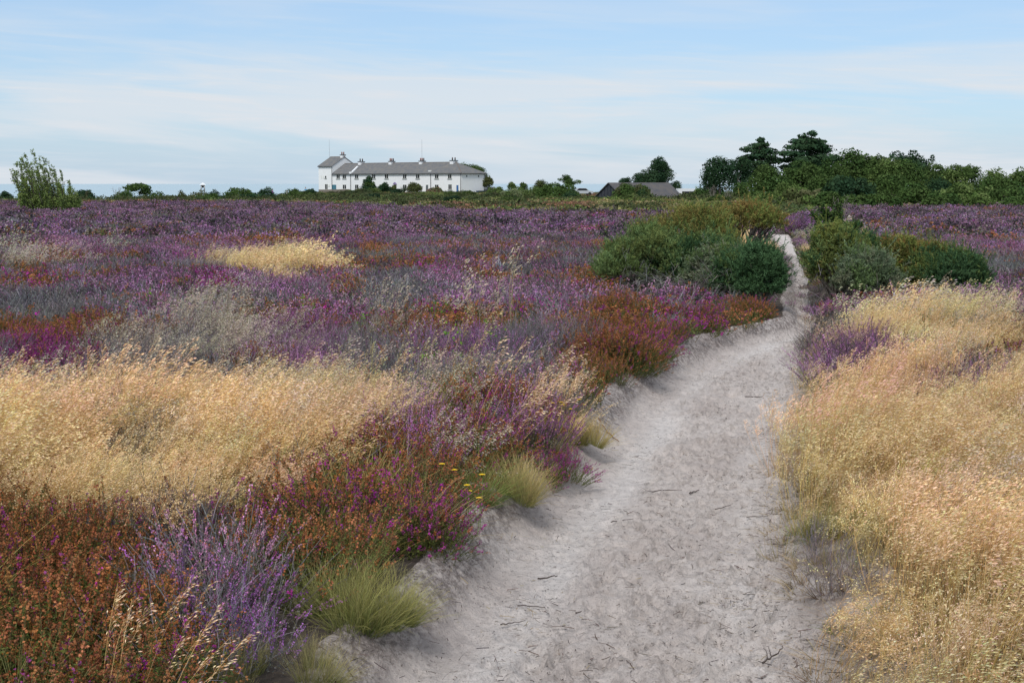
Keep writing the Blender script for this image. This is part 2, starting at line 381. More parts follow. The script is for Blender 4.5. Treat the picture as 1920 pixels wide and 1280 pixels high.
# ------------------------------------------------------------------ vegetation map of the heath
# soft-edged stands; each line = centre and radii of a stand (laid out on the ground through the survey above), then a mix of plants
# P purple ling, B bell heather fresh, H bell half faded, R rust faded, Y grey twiggy, G golden hair grass, S pale sparse hair grass, T tussock, K dark ling
STANDS = [
 (515, 474, 85, 12, 'G', 3), (430, 468, 50, 7, 'SG', 1.5), (150, 462, 70, 12, 'SYPR', 1.5), (105, 475, 60, 11, 'R', 1.4), (40, 470, 50, 16, 'SR', 1),
 (440, 447, 130, 11, 'RRP', 1.3), (525, 440, 40, 8, 'R', 1.5), (697, 460, 38, 9, 'R', 2), (700, 483, 95, 11, 'RRK', 1.5), (780, 480, 50, 14, 'HR', 1.3), (885, 493, 50, 13, 'RRP', 1.6),
 (930, 505, 30, 12, 'R', 1.6), (60, 515, 70, 20, 'HRB', 1.3), (270, 515, 60, 30, 'PPK', 1.3), (390, 515, 45, 25, 'BBP', 1.5), (300, 565, 150, 22, 'YYYP', 1.6), (80, 560, 110, 40, 'YYYK', 1.6),
 (560, 520, 60, 32, 'PPPY', 1.6), (745, 533, 80, 36, 'YYK', 2), (650, 525, 60, 16, 'RRH', 1.6), (830, 500, 40, 20, 'PPB', 1.4), (1110, 508, 65, 14, 'RRR', 1.8), (1150, 535, 50, 10, 'R', 1.6),
 (900, 530, 200, 25, 'YYPP', 1.1), (1010, 560, 60, 16, 'YPH', 1.2), (860, 578, 150, 24, 'RRRRHS', 2), (600, 585, 70, 18, 'RHP', 1.5), (530, 628, 80, 40, 'PPPS', 1.6),
 (1150, 590, 85, 38, 'RRRRH', 2.6), (1140, 670, 90, 45, 'RRRHP', 2.4), (1290, 590, 75, 30, 'BBH', 2), (1250, 625, 55, 28, 'BH', 1.8), (1395, 575, 65, 28, 'RRHR', 2), (1340, 555, 80, 14, 'RRB', 1.4),
 (60, 655, 95, 50, 'BBB', 3), (150, 605, 140, 32, 'RRHR', 2.2), (30, 610, 60, 30, 'RH', 1.5), (385, 600, 85, 38, 'SSS', 2.2), (285, 650, 120, 42, 'YYYS', 1.8), (590, 655, 90, 34, 'PPP', 2),
 (700, 640, 80, 38, 'YYYS', 1.7), (850, 640, 100, 35, 'PPPY', 1.9), (1000, 620, 90, 45, 'YYYYP', 1.8), (50, 720, 90, 26, 'YYS', 1.7), (110, 705, 60, 22, 'PPP', 1.4), (560, 590, 50, 16, 'P', 1),
 (250, 730, 120, 26, 'SYYS', 1.8), (900, 690, 160, 25, 'STRG', 1.5),
 (540, 718, 170, 38, 'GGGSS', 3), (390, 770, 210, 72, 'GGGGS', 3.2), (140, 835, 250, 105, 'GGGG', 3.6), (-60, 865, 220, 110, 'GGG', 3.4), (520, 930, 60, 60, 'GSHR', 2.8), (740, 735, 100, 40, 'PSHRT', 2.6), (880, 715, 90, 30, 'TSTPR', 2.4),
 (1060, 725, 60, 28, 'GTSG', 2.6), (1080, 770, 45, 40, 'TTG', 2.6), (940, 765, 85, 55, 'HHRP', 3), (1035, 830, 30, 45, 'BBH', 3), (930, 860, 75, 60, 'TTGT', 2.7), (880, 930, 50, 40, 'TBT', 2.4),
 (700, 860, 150, 95, 'HRHT', 3.4), (640, 790, 80, 34, 'RRHT', 3.4), (800, 800, 70, 40, 'HTRPS', 2.6), (760, 950, 90, 50, 'BHH', 2.8), (560, 980, 120, 60, 'RRRG', 2.6), (560, 900, 50, 40, 'GSHR', 2.2),
 (330, 1000, 80, 45, 'PYK', 3.2), (340, 1080, 80, 50, 'YYPH', 2.6), (600, 1080, 90, 80, 'TTHR', 3), (690, 1090, 60, 55, 'TTTB', 3), (760, 1050, 45, 40, 'BB', 2.6), (520, 1150, 130, 90, 'TRHT', 2.6), (640, 1160, 110, 70, 'TTHB', 3), (430, 1090, 60, 50, 'HRGT', 2.2), (590, 1240, 90, 70, 'HTRH', 3),
 (90, 1080, 150, 90, 'RRHR', 2.6), (180, 1180, 260, 130, 'RRHRT', 2.4), (330, 1200, 160, 90, 'HRT', 1.8),
 (1740, 590, 150, 36, 'SGG', 2.8), (1600, 575, 60, 22, 'SG', 1.8), (1560, 605, 34, 26, 'KK', 2.6), (1650, 650, 110, 26, 'PPPK', 3), (1850, 690, 90, 30, 'PYYS', 2), (1890, 605, 60, 30, 'RH', 2.2), (1900, 650, 40, 22, 'BBR', 2),
 (1560, 670, 34, 30, 'PPR', 2.4), (1800, 640, 90, 26, 'SRS', 2), (1700, 760, 200, 90, 'GGGG', 3.2), (1880, 760, 100, 70, 'GGG', 2.8), (1640, 870, 120, 60, 'GGSG', 2.6), (1850, 900, 100, 40, 'YGTS', 2.3), (1580, 890, 40, 60, 'TTS', 2.2),
 (1590, 950, 60, 40, 'TGS', 2.4), (1750, 1080, 260, 150, 'GGGG', 3.2), (1900, 1250, 300, 120, 'GGGG', 3), (1620, 1200, 60, 80, 'GTGG', 2.6), (1700, 1230, 60, 40, 'TG', 1.8), (1580, 1060, 60, 80, 'GSTG', 2.6), (1468, 603, 22, 9, 'T', 6),
 (1500, 425, 40, 12, 'SP', 1.6), (1560, 430, 60, 12, 'SGP', 1.2), (1510, 460, 14, 30, 'G', 2), (1395, 440, 60, 14, 'G', 1.5), (1110, 425, 60, 8, 'BR', .9), (1640, 425, 30, 8, 'R', 1),
]
SPEC = 'PBHRYGSTK'
def choose(x, y):
    """species index for each plant position"""
    g = rng; n = len(x)
    z = ground(x, y)
    px, py = project(x, y, z + .30); py_g = project(x, y, z + .46)[1]
    depth = y
    wx = (fbm(x, y, 1.6, 21) - .5); wy = (fbm(x, y, 1.6, 47) - .5)
    sx = F / depth
    px = px + wx * .55 * sx; dy_ = wy * .30 * sx * np.clip(7 / depth, .05, .5) * 2; py = py + dy_; py_g = py_g + dy_
    best = np.full(n, .55) * (g.random(n) * .8 + .6)
    spec = np.full(n, -1)
    for cx, cy, rx, ry, mix, wt in STANDS:
        d = np.sqrt(((px - cx) / rx) ** 2 + (((py_g if mix[0] in 'GS' else py) - cy) / ry) ** 2)
        sc = wt * np.clip(1.28 - d, 0, 1) * (.75 + .5 * g.random(n))
        k = sc > best
        ids = np.array([SPEC.index(c) for c in mix])[g.integers(0, len(mix), n)]
        spec = np.where(k, ids, spec); best = np.where(k, sc, best)
    # the open mix: ling with grey old ling, patches of bell
    a = fbm(x, y, .55, 3); b = fbm(x, y, .8, 77); r = g.random(n)
    far = sstep(25, 60, depth)
    dflt = np.where(a + r * .25 > .68 - .13 * far, 0, 4)
    dflt = np.where((fbm(x, y, .35, 140) > .66) & (r < .5), 3, dflt)
    dflt = np.where((b > .63) & (r < .75), 3, dflt); dflt = np.where((b < .33) & (r < .6), 0, dflt)
    dflt = np.where((b < .28) & (r < .35), 1, dflt)
    dflt = np.where(r > .91, 8, dflt); dflt = np.where((fbm(x, y, 1.3, 190) > .66) & (r < .7), 8, dflt)
    nearL = (y < 8.6) & (x < pl(y)); q = np.array([7, 2, 3, 7, 2, 3])[g.integers(0, 6, n)]; dflt = np.where(nearL, q, dflt)
    vr = (x > pr(y) - .3) & (y < 17); q = np.array([5, 6, 7, 5, 6, 5])[g.integers(0, 6, n)]; dflt = np.where(vr, q, dflt)
    res = np.where(spec < 0, dflt, spec)
    return np.where((y < 6.3) & np.isin(res, [5, 6]) & (x < 0), np.where(r < .5, 3, 2), res)

def heath_edge(x, y):
    u = x / np.maximum(y, 1)
    return np.interp(u, [-.5, -.36, -.14, -.08, 0, .1, .19, .25, .5], [112, 110, 104, 84, 74, 70, 72, 92, 100]) * (1 + .12 * (fbm(x, y, .08, 60) - .5))

def sample(y0, y1, dens, half=.36 * 1.28, pad=.9):
    area = 0; A = []
    n = int(((y1 - y0) * 2 * (half * (y0 + y1) / 2 + pad)) * dens)
    # y pdf proportional to width
    y = np.sqrt(rng.random(n) * ((y1 + pad / half) ** 2 - (y0 + pad / half) ** 2) + (y0 + pad / half) ** 2) - pad / half
    x = (rng.random(n) * 2 - 1) * (half * y + pad)
    return x, y

BANDS = [(2.6, 15, 24, 0), (15, 38, 11, 1), (38, 118, 5.0, 2)]
PTS = []   # x,y,z,species,lod
for y0, y1, dens, lod in BANDS:
    x, y = sample(y0, y1, dens)
    a = pl(y); b = pr(y)
    edge = np.where(y < 25, -.10, .06)
    off = ~((x > a - .06 - .13 * sstep(7.4, 5.6, y) - .04 * sstep(8.5, 7, y) + (.08 + .16 * sstep(6, 9, y)) * fbm(x, y, 2.2, 44)) & (x < b + edge + .12 * fbm(x, y, 3)))
    # sparse worn verge on the right
    worn = (x > b) & (x < b + .05 + .22 * fbm(x, y, .9)) & (y < 13) & (rng.random(len(x)) < .35)
    pxx = project(x, y, ground(x, y) + .1)[0]
    thick = ((pxx > 1385) & (pxx < 1482) & (y > 17.7) & (y < 20.5)) | ((pxx > 1130) & (pxx < 1470) & (y > 20.3) & (y < 24.5)) | ((pxx > 1530) & (pxx < 1840) & (y > 20.6) & (y < 23.5))
    k = (off | (y > PEND)) & ~worn & (y < heath_edge(x, y)) & ~thick
    x, y = x[k], y[k]
    sp = choose(x, y)
    # grass wants to be denser, tussocks fewer
    PTS.append((x, y, sp, np.full(len(x), lod)))
X = np.concatenate([p[0] for p in PTS]); Y = np.concatenate([p[1] for p in PTS]); S = np.concatenate([p[2] for p in PTS]); LOD = np.concatenate([p[3] for p in PTS])
Z = ground(X, Y)
# second helping of hair grass where it stands
extra = (np.isin(S, [5])) & (LOD < 2)
ex = np.where(extra)[0]; ex = ex[rng.random(len(ex)) < .85]
xx = X[ex] + rng.normal(size=len(ex)) * .09; yy = Y[ex] + rng.normal(size=len(ex)) * .09
kk = ~((xx > pl(yy) - .02) & (xx < pr(yy) + .05)); ex = ex[kk]
X = np.concatenate([X, xx[kk]]); Y = np.concatenate([Y, yy[kk]]); S = np.concatenate([S, S[ex]]); LOD = np.concatenate([LOD, LOD[ex]]); Z = ground(X, Y)

def put(name, sel, protos_by_lod, label, cat, size, tintvar=.16, windy=False, tint=(1, 1, 1), zs=1.0):
    protos = []; start = {}
    for l in (0, 1, 2):
        start[l] = (len(protos), len(protos_by_lod[l])); protos += protos_by_lod[l]
    i = np.where(sel)[0]; n = len(i)
    lod = LOD[i]; st = np.array([start[l][0] for l in (0, 1, 2)])[lod]; cn = np.array([start[l][1] for l in (0, 1, 2)])[lod]
    idx = st + (rng.random(n) * cn).astype(int)
    rz = rng.random(n) * 6.283 if not windy else rng.normal(size=n) * .55
    rot = np.stack([rng.normal(size=n) * .12, rng.normal(size=n) * .12, rz], 1)
    if windy: rot[:, 1] += (fbm(X[i], Y[i], 1.4, 150) - .42) * 1.1; rot[:, 0] += (fbm(X[i], Y[i], 1.4, 170) - .5) * .9
    sc = size * (.75 + .5 * rng.random(n)) * (.55 + 1.0 * fbm(X[i], Y[i], 1.5, 33)) * np.array([1, 1.15, 1.22])[lod]
    d = np.minimum(X[i] - pl(Y[i]), 0); near = np.clip(1 - np.abs(X[i] - pl(Y[i]) - .1) / .25, 0, 1) * (Y[i] < PEND)
    near = np.maximum(near, np.clip(1 - np.abs(X[i] - pr(Y[i])) / .35, 0, 1) * (Y[i] < PEND))
    sc = sc * (1 - .22 * near)
    fr = np.maximum(pl(Y[i]) - X[i], X[i] - pr(Y[i])); sc = sc * (1 - .55 * np.clip(1.3 - fr / .8, 0, 1) * sstep(13, 18, Y[i]) * (Y[i] < PEND))
    zz = sc * (.85 + .3 * rng.random(n)) * zs * np.array([1, .86, .8])[lod]
    if not windy: zz = np.where(lod == 0, np.minimum(zz, 1.25), np.where(lod == 1, np.minimum(zz, 1.12), zz))
    scale = np.stack([sc * 1.05, sc * 1.05, zz], 1)
    br = (.8 + .5 * fbm(X[i], Y[i], .5, 88)) * (1 + rng.normal(size=n) * tintvar * np.array([.7, .7, .45])[lod])
    tn = np.clip(np.asarray(tint)[None] * br[:, None] * (1 + rng.normal(size=(n, 3)) * tintvar * .35), .2, 2.2)
    return scatter(name, protos, np.stack([X[i], Y[i], Z[i]], 1), rot, scale, idx, tn, label, cat)

put('purple_heather', S == 0, [[calluna(11), calluna(12), calluna(13, (.50, .26, .46)), calluna(14, (.38, .16, .38), 0, .75)], [calluna(15, lod=1), calluna(16, (.44, .23, .40), 1, .85), calluna(17, (.40, .17, .30), 1, .6)],
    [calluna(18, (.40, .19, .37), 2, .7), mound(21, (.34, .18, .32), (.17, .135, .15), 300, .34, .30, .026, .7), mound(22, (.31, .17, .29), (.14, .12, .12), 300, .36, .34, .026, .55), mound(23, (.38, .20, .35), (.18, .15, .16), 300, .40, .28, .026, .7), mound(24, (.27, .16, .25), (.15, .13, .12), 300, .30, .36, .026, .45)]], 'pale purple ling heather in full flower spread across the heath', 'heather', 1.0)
put('magenta_bell_heather', S == 1, [[bell(31, .85), bell(32, .7), bell(33, .95)], [bell(34, .9, 1), bell(35, .8, 1)], [bell(36, .9, 2), mound(37, (.42, .10, .28), (.13, .10, .08), 190, .34, .30, .03, .6)]], 'bright magenta bell heather in flower among the duller heather', 'heather', 1.0)
put('mixed_bell_heather', S == 2, [[bell(41, .22), bell(42, .14), bell(43, .34)], [bell(44, .45, 1), bell(45, .35, 1)], [bell(46, .4, 2)]], 'bell heather with magenta and faded brown heads side by side', 'heather', 1.0)
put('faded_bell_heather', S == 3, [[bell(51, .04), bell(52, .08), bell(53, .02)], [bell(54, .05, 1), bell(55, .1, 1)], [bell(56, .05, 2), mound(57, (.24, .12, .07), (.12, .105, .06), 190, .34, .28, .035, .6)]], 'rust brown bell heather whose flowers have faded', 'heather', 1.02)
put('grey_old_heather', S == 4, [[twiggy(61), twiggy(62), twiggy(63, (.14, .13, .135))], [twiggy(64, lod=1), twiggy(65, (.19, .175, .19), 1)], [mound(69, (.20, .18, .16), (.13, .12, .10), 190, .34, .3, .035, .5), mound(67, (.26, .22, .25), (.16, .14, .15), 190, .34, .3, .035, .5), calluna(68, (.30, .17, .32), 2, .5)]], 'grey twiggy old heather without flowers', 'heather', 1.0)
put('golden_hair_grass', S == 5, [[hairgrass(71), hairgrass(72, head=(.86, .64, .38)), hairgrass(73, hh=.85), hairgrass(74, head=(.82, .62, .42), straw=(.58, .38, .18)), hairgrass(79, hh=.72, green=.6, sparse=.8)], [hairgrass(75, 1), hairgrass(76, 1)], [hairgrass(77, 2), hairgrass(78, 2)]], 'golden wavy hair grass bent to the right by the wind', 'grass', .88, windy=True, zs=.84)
put('pale_hair_grass', S == 6, [[hairgrass(81, head=(.62, .55, .44), straw=(.36, .30, .20), sparse=.4), hairgrass(82, head=(.66, .56, .46), straw=(.34, .26, .18), sparse=.5), twiggy(83)], [hairgrass(84, 1, head=(.60, .52, .42), straw=(.36, .3, .22)), twiggy(85, lod=1)], [hairgrass(86, 2, head=(.55, .48, .36), straw=(.36, .3, .22))]], 'thin pale seed heads of hair grass over grey heather', 'grass', .9, windy=True)
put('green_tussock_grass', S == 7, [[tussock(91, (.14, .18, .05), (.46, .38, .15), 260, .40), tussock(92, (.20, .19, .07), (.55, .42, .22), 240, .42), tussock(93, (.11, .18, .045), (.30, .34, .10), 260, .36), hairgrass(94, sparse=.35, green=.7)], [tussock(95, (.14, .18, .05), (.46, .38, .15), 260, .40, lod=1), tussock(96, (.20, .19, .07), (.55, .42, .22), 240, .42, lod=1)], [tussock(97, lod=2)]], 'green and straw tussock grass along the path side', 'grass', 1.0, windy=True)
put('dark_ling', S == 8, [[calluna(101, (.16, .09, .16), 0, .5), twiggy(102, (.08, .075, .07))], [calluna(103, (.17, .09, .18), 1, .5), twiggy(104, (.08, .075, .075), 1)], [mound(107, (.20, .12, .19), (.07, .065, .06), 190, .34, .36, .035, .4), mound(106, (.14, .07, .14), (.06, .055, .05), frac=.4)]], 'dark purple brown ling clumps dotted over the heath', 'heather', 1.0)

# ------------------------------------------------------------------ rough ground between the heath and the cottages
x, y = sample(68, 335, .55, half=.46, pad=2)
k = (y > heath_edge(x, y) - 1) & ~((y > 300) & (np.abs(x + 35) < 2)); x, y = x[k], y[k]
z = ground(x, y); n = len(x)
A = fbm(x, y, .045, 11); Bn = fbm(x, y, .11, 17)
ty = np.where(A > .56, 2, np.where(Bn > .58, 1, np.where(Bn < .36, 3, 0)))     # 0 grass 1 green bramble 2 rust heather 3 dark gorse
ty = np.where((x / y > .06) & (ty == 2), 0, ty)
ty = np.where(rng.random(n) < .12, rng.integers(0, 4, n), ty)
rp = [mound(201, (.24, .25, .10), (.16, .18, .07), 110, .5, .28, .06), mound(202, (.17, .23, .075), (.10, .14, .045), 120, .6, .4, .06), mound(203, (.32, .18, .12), (.18, .14, .10), 110, .5, .3, .05, .7), mound(204, (.10, .125, .055), (.07, .085, .04), 130, .6, .55, .06),
      mound(205, (.36, .31, .16), (.24, .22, .11), 110, .5, .28, .06)]
ty = np.where((ty == 0) & (rng.random(n) < .3), 4, ty)
s = 1.0 + 1.0 * rng.random(n); sc = np.stack([s * 1.5, s * 1.2, s * (.7 + .3 * rng.random(n))], 1)
sc = sc * np.interp(y, [70, 200, 335], [.75, 1.05, 1.0])[:, None]
rot = np.stack([0 * x, 0 * x, rng.random(n) * 6.28], 1)
tn = np.clip((.85 + .3 * rng.random((n, 1))) * (1 + rng.normal(size=(n, 3)) * .05), 0, 2)
scatter('rough_grass', rp, np.stack([x, y, z], 1), rot, sc, ty, tn, 'rough green and brown growth between the heath and the white cottages', 'undergrowth')

# low litter and shoots at the path edges
def litter_proto(seed, col):
    g = np.random.default_rng(seed); m = MB(); n = 12
    c = g.normal(size=(n, 3)) * [.11, .11, 0]; c[:, 2] = .004 + .006 * g.random(n)
    a = g.random(n) * 6.283; L = .006 + .022 * g.random(n) ** 2
    U = np.stack([np.cos(a), np.sin(a), g.normal(size=n) * .12], 1) * L[:, None]; W = np.stack([-np.sin(a), np.cos(a), 0 * a], 1) * .0013
    m.ribbons(np.stack([c - U, c + rdir(g, n) * .002, c + U], 1), .0026, jit(g, col, n, .4)[:, None], side=unit(W + [0, 0, .0008])); return m
x, y = sample(3.2, 34, 110, half=.46)
k = (x > pl(y) - .05) & (x < pr(y) + .15); x, y = x[k], y[k]
e = np.minimum(np.abs(x - pl(y)), np.abs(x - pr(y))); patch = fbm(x, y, 1.3, 5)
k = rng.random(len(x)) < np.clip(.9 - e / .35, .0, 1) + (patch > .55) * .28 + .04; x, y = x[k], y[k]; n = len(x)
s = .6 + .8 * rng.random(n)
scatter('path_litter', [litter_proto(301, (.09, .07, .06)), litter_proto(302, (.14, .11, .09)), litter_proto(303, (.06, .05, .045)), litter_proto(304, (.25, .2, .14))], np.stack([x, y, ground(x, y) + .012], 1),
        np.stack([0 * x, 0 * x, rng.random(n) * 6.28], 1), np.stack([s, s, s], 1), rng.integers(0, 4, n), np.ones((n, 3)), 'small dark bits of dead heather lying on the sandy path', 'litter')
# dry matted grass on the worn right verge, short green shoots
x, y = sample(3.2, 16, 130, half=.46); b = pr(y)
k = (x > b - .06 - .1 * fbm(x, y, 2)) & (x < b + .55); x, y = x[k], y[k]; n = len(x); k = rng.random(n) < np.clip((x - pr(y) + .12) / .35, .05, .6); x, y = x[k], y[k]; n = len(x)
s = .3 + .35 * rng.random(n)
scatter('verge_grass', [tussock(311, (.22, .17, .10), (.50, .38, .22), 150, .26, 1, wide=1.5), tussock(312, (.11, .17, .03), (.22, .28, .06), 120, .2, 1, wide=1.2), tussock(313, (.14, .10, .07), (.36, .26, .16), 150, .28, 1, wide=1.55), litter_proto(314, (.10, .07, .05))],
        np.stack([x, y, ground(x, y)], 1), np.stack([0 * x, 0 * x, rng.random(n) * 6.28], 1), np.stack([s * 1.4, s * 1.4, s * .6], 1), rng.choice(4, n, p=[.42, .1, .38, .1]), .8 + .4 * rng.random((n, 1)) * np.ones((1, 3)), 'short dry matted grass on the worn right edge of the path', 'grass')

# ================================================================== GROUND, PATH, SEA
def grid_mesh(name, Xg, Yg, Zg, mat, smooth=True):
    ny, nx = Xg.shape
    V = np.stack([Xg, Yg, Zg], -1).reshape(-1, 3)
    i = np.arange(ny - 1)[:, None] * nx + np.arange(nx - 1)[None]
    Q = np.stack([i, i + 1, i + nx + 1, i + nx], -1).reshape(-1, 4)
    m = MB(); m.add(V, (1, 1, 1), Q); return m.mesh(name, mat, smooth)

def ground_material():
    m, t, N, L = nt('heath_soil'); out = N.new('ShaderNodeOutputMaterial'); p = N.new('ShaderNodeBsdfPrincipled'); L.new(p.outputs[0], out.inputs[0])
    p.inputs['Roughness'].default_value = .95; p.inputs['Specular IOR Level'].default_value = .1
    tc = N.new('ShaderNodeTexCoord')
    def noise(s, d=5):
        n = N.new('ShaderNodeTexNoise'); n.inputs['Scale'].default_value = s; n.inputs['Detail'].default_value = d; L.new(tc.outputs['Object'], n.inputs['Vector']); return n.outputs[0]
    def ramp(src, stops):
        r = N.new('ShaderNodeValToRGB'); L.new(src, r.inputs[0]); e = r.color_ramp.elements
        e[0].position, e[0].color = stops[0][0], (*stops[0][1], 1); e[1].position, e[1].color = stops[-1][0], (*stops[-1][1], 1)
        for q, c in stops[1:-1]: k = e.new(q); k.color = (*c, 1)
        return r.outputs[0]
    near = ramp(noise(5, 8), [(.3, (.035, .028, .024)), (.5, (.07, .058, .05)), (.7, (.13, .11, .09))])
    far = ramp(noise(.14, 7), [(.32, (.06, .075, .03)), (.46, (.13, .13, .055)), (.56, (.22, .19, .09)), (.66, (.14, .085, .06)), (.78, (.08, .09, .035))])
    sx = N.new('ShaderNodeSeparateXYZ'); L.new(tc.outputs['Object'], sx.inputs[0])
    r = N.new('ShaderNodeMapRange'); r.inputs[1].default_value = 66; r.inputs[2].default_value = 90; L.new(sx.outputs[1], r.inputs[0])
    mx = N.new('ShaderNodeMix'); mx.data_type = 'RGBA'; L.new(r.outputs[0], mx.inputs[0]); L.new(near, mx.inputs[6]); L.new(far, mx.inputs[7]); L.new(mx.outputs[2], p.inputs['Base Color'])
    b = N.new('ShaderNodeBump'); b.inputs['Distance'].default_value = .05; L.new(noise(9, 8), b.inputs['Height']); L.new(b.outputs[0], p.inputs['Normal'])
    return m
def warp(lo, hi, step, out_lo, out_hi, g=1.09):
    a = list(np.arange(lo, hi, step)); s = step; v = a[-1]
    while v < out_hi: s *= g; v += s; a.append(v)
    s = step; v = a[0]; b = []
    while v > out_lo: s *= g; v -= s; b.append(v)
    return np.array(b[::-1] + a)
gx = warp(-5.5, 8, .07, -1400, 1400); gy = warp(2, 24, .08, -150, 424, 1.05)
gy = gy[gy < 424]; gy = np.concatenate([gy, [424, 428, 440, 455, 470, 520, 700, 900]])
GX, GY = np.meshgrid(gx, gy)
tag(link('ground', grid_mesh('ground', GX, GY, under(GX, GY), ground_material())), kind='structure')

def sand_material():
    m, t, N, L = nt('sand'); out = N.new('ShaderNodeOutputMaterial'); p = N.new('ShaderNodeBsdfPrincipled'); L.new(p.outputs[0], out.inputs[0])
    p.inputs['Roughness'].default_value = .92; p.inputs['Specular IOR Level'].default_value = .15
    tc = N.new('ShaderNodeTexCoord')
    mp = N.new('ShaderNodeMapping'); mp.inputs['Scale'].default_value = (1, .75, 1); L.new(tc.outputs['Object'], mp.inputs[0])
    def noise(s, d=5, rough=.5, dist=0):
        n = N.new('ShaderNodeTexNoise'); n.inputs['Scale'].default_value = s; n.inputs['Detail'].default_value = d; n.inputs['Roughness'].default_value = rough; n.inputs['Distortion'].default_value = dist; L.new(mp.outputs[0], n.inputs['Vector']); return n.outputs[0]
    def mapr(src, a, b, c=0, d=1):
        r = N.new('ShaderNodeMapRange'); r.inputs[1].default_value = a; r.inputs[2].default_value = b; r.inputs[3].default_value = c; r.inputs[4].default_value = d; L.new(src, r.inputs[0]); return r.outputs[0]
    def mix(f, a, b, mode='MIX'):
        x = N.new('ShaderNodeMix'); x.data_type = 'RGBA'; x.blend_type = mode
        for s, i in ((f, 0), (a, 6), (b, 7)):
            if isinstance(s, (tuple, float, int)): x.inputs[i].default_value = (*s, 1) if isinstance(s, tuple) else s
            else: L.new(s, x.inputs[i])
        return x.outputs[2]
    at = N.new('ShaderNodeAttribute'); at.attribute_name = 'Col'
    sep = N.new('ShaderNodeSeparateColor'); L.new(at.outputs['Color'], sep.inputs[0])
    c = mix(mapr(noise(1.6, 6), .35, .65), (.60, .54, .51), (.49, .43, .405))
    c = mix(sep.outputs[0], c, (.68, .635, .615))            # the smooth pale wheel of loose sand
    c = mix(mapr(noise(20, 8, .75), .50, .70, 0, .5), c, (.27, .23, .22))
    ms = N.new('ShaderNodeMath'); ms.operation = 'MULTIPLY'; L.new(mapr(noise(2.6, 4), .38, .62, .15, 1), ms.inputs[0]); L.new(mapr(noise(42, 8, .8), .56, .61, 0, .9), ms.inputs[1])
    c = mix(ms.outputs[0], c, (.13, .11, .10))
    c = mix(mapr(noise(120, 3, .6), .60, .72, 0, .6), c, (.10, .08, .075))
    mm = N.new('ShaderNodeMath'); mm.operation = 'MULTIPLY'; L.new(sep.outputs[1], mm.inputs[0]); L.new(mapr(noise(24, 8, .78, .4), .40, .56), mm.inputs[1])
    c = mix(mm.outputs[0], c, (.12, .095, .088))              # dark peaty streaks down the bank
    mm = N.new('ShaderNodeMath'); mm.operation = 'MULTIPLY'; L.new(sep.outputs[2], mm.inputs[0]); L.new(mapr(noise(7, 8, .65), .38, .62), mm.inputs[1])
    c = mix(mm.outputs[0], c, (.20, .15, .12))                # worn brown verge
    c = mix(mapr(noise(300, 2), .66, .72, 0, .35), c, (.62, .60, .58))
    L.new(c, p.inputs['Base Color'])
    b1 = N.new('ShaderNodeBump'); b1.inputs['Distance'].default_value = .035; b1.inputs['Strength'].default_value = 1; L.new(noise(16, 8, .66, .4), b1.inputs['Height'])
    b2 = N.new('ShaderNodeBump'); b2.inputs['Distance'].default_value = .010; b2.inputs['Strength'].default_value = 1; L.new(noise(110, 4, .65), b2.inputs['Height']); L.new(b1.outputs[0], b2.inputs['Normal'])
    L.new(b2.outputs[0], p.inputs['Normal'])
    return m
rows = [2.6]
while rows[-1] < PEND - 1: rows.append(rows[-1] + max(.011, .0022 * rows[-1]))
rows = np.array(rows); tcol = np.linspace(0, 1, 130)
PA = pl(rows)[:, None] - .10; PB = pr(rows)[:, None] + np.interp(rows, [0, 14, 18], [.55, .45, .10])[:, None]
PX = PA + (PB - PA) * tcol[None]; PY = np.repeat(rows[:, None], 130, 1)
PZ = ground(PX, PY) + .014
inb = sstep(.05, .35, PX - PA) * sstep(.0, .3, PB - PX)
micro = (fbm(PX, PY, 14, 4, 4) - .5) * .042 + (fbm(PX, PY, 2.2, 8, 3) - .5) * .022
ridged = (1 - np.abs(2 * fbm(PX, PY, 5.5, 71, 3) - 1)) ** 3
g5 = np.random.default_rng(55); dent = np.zeros_like(PX)
wheel = np.exp(-(((PX - PA) - .62 - .15 * (fbm(PY, PY * 0, .5) - .5)) / .15) ** 2) + .5 * np.exp(-(((PB - PX) - .62 * 1.25) / .13) ** 2)
wheel *= .55 + .45 * sstep(.35, .6, fbm(PX, PY, .8, 15))
for i in range(3200):
    cy = 3 + 25 * g5.random() ** 1.5; a_, b_ = float(pl(cy)), float(pr(cy)); cx = a_ + .45 + (b_ - a_ - .5) * g5.random()
    L_ = .05 + .09 * g5.random() if i % 4 == 0 else .025 + .03 * g5.random(); w_ = L_ * (.4 + .25 * g5.random()); th = g5.normal() * .5 + 1.57
    r0 = np.searchsorted(rows, cy - .3); r1 = np.searchsorted(rows, cy + .3)
    dx = PX[r0:r1] - cx; dy = PY[r0:r1] - cy
    u = (dx * math.cos(th) + dy * math.sin(th)) / L_; v = (-dx * math.sin(th) + dy * math.cos(th)) / w_
    q = u * u + v * v; dent[r0:r1] += (-np.exp(-q ** 1.6 * 1.1) + .55 * np.exp(-((np.sqrt(q) - 1.35) / .3) ** 2)) * (.006 + .008 * g5.random())
PZ = PZ + inb * ((micro + dent * 2.3 - ridged * .006) * (1 - .72 * np.clip(wheel, 0, 1)) - .015 * np.clip(wheel, 0, 1))
bank = .8 * sstep(.36, .22, PX - PA)
PZ = PZ + bank * (fbm(PX * 1.0, PY * 3, 5, 90, 3) - .5) * .03
edge = np.maximum(sstep(.09, 0, PX - PA), sstep(.06, 0, PB - PX)); PZ = PZ - edge * .05
me = grid_mesh('path', PX, PY, PZ, sand_material())
verge = sstep(.62, .35, PB - PX) * (rows[:, None] < 17)
colr = np.stack([np.clip(wheel * .85, 0, 1), np.clip(bank * 1.0, 0, 1), verge, np.ones_like(PX)], -1)
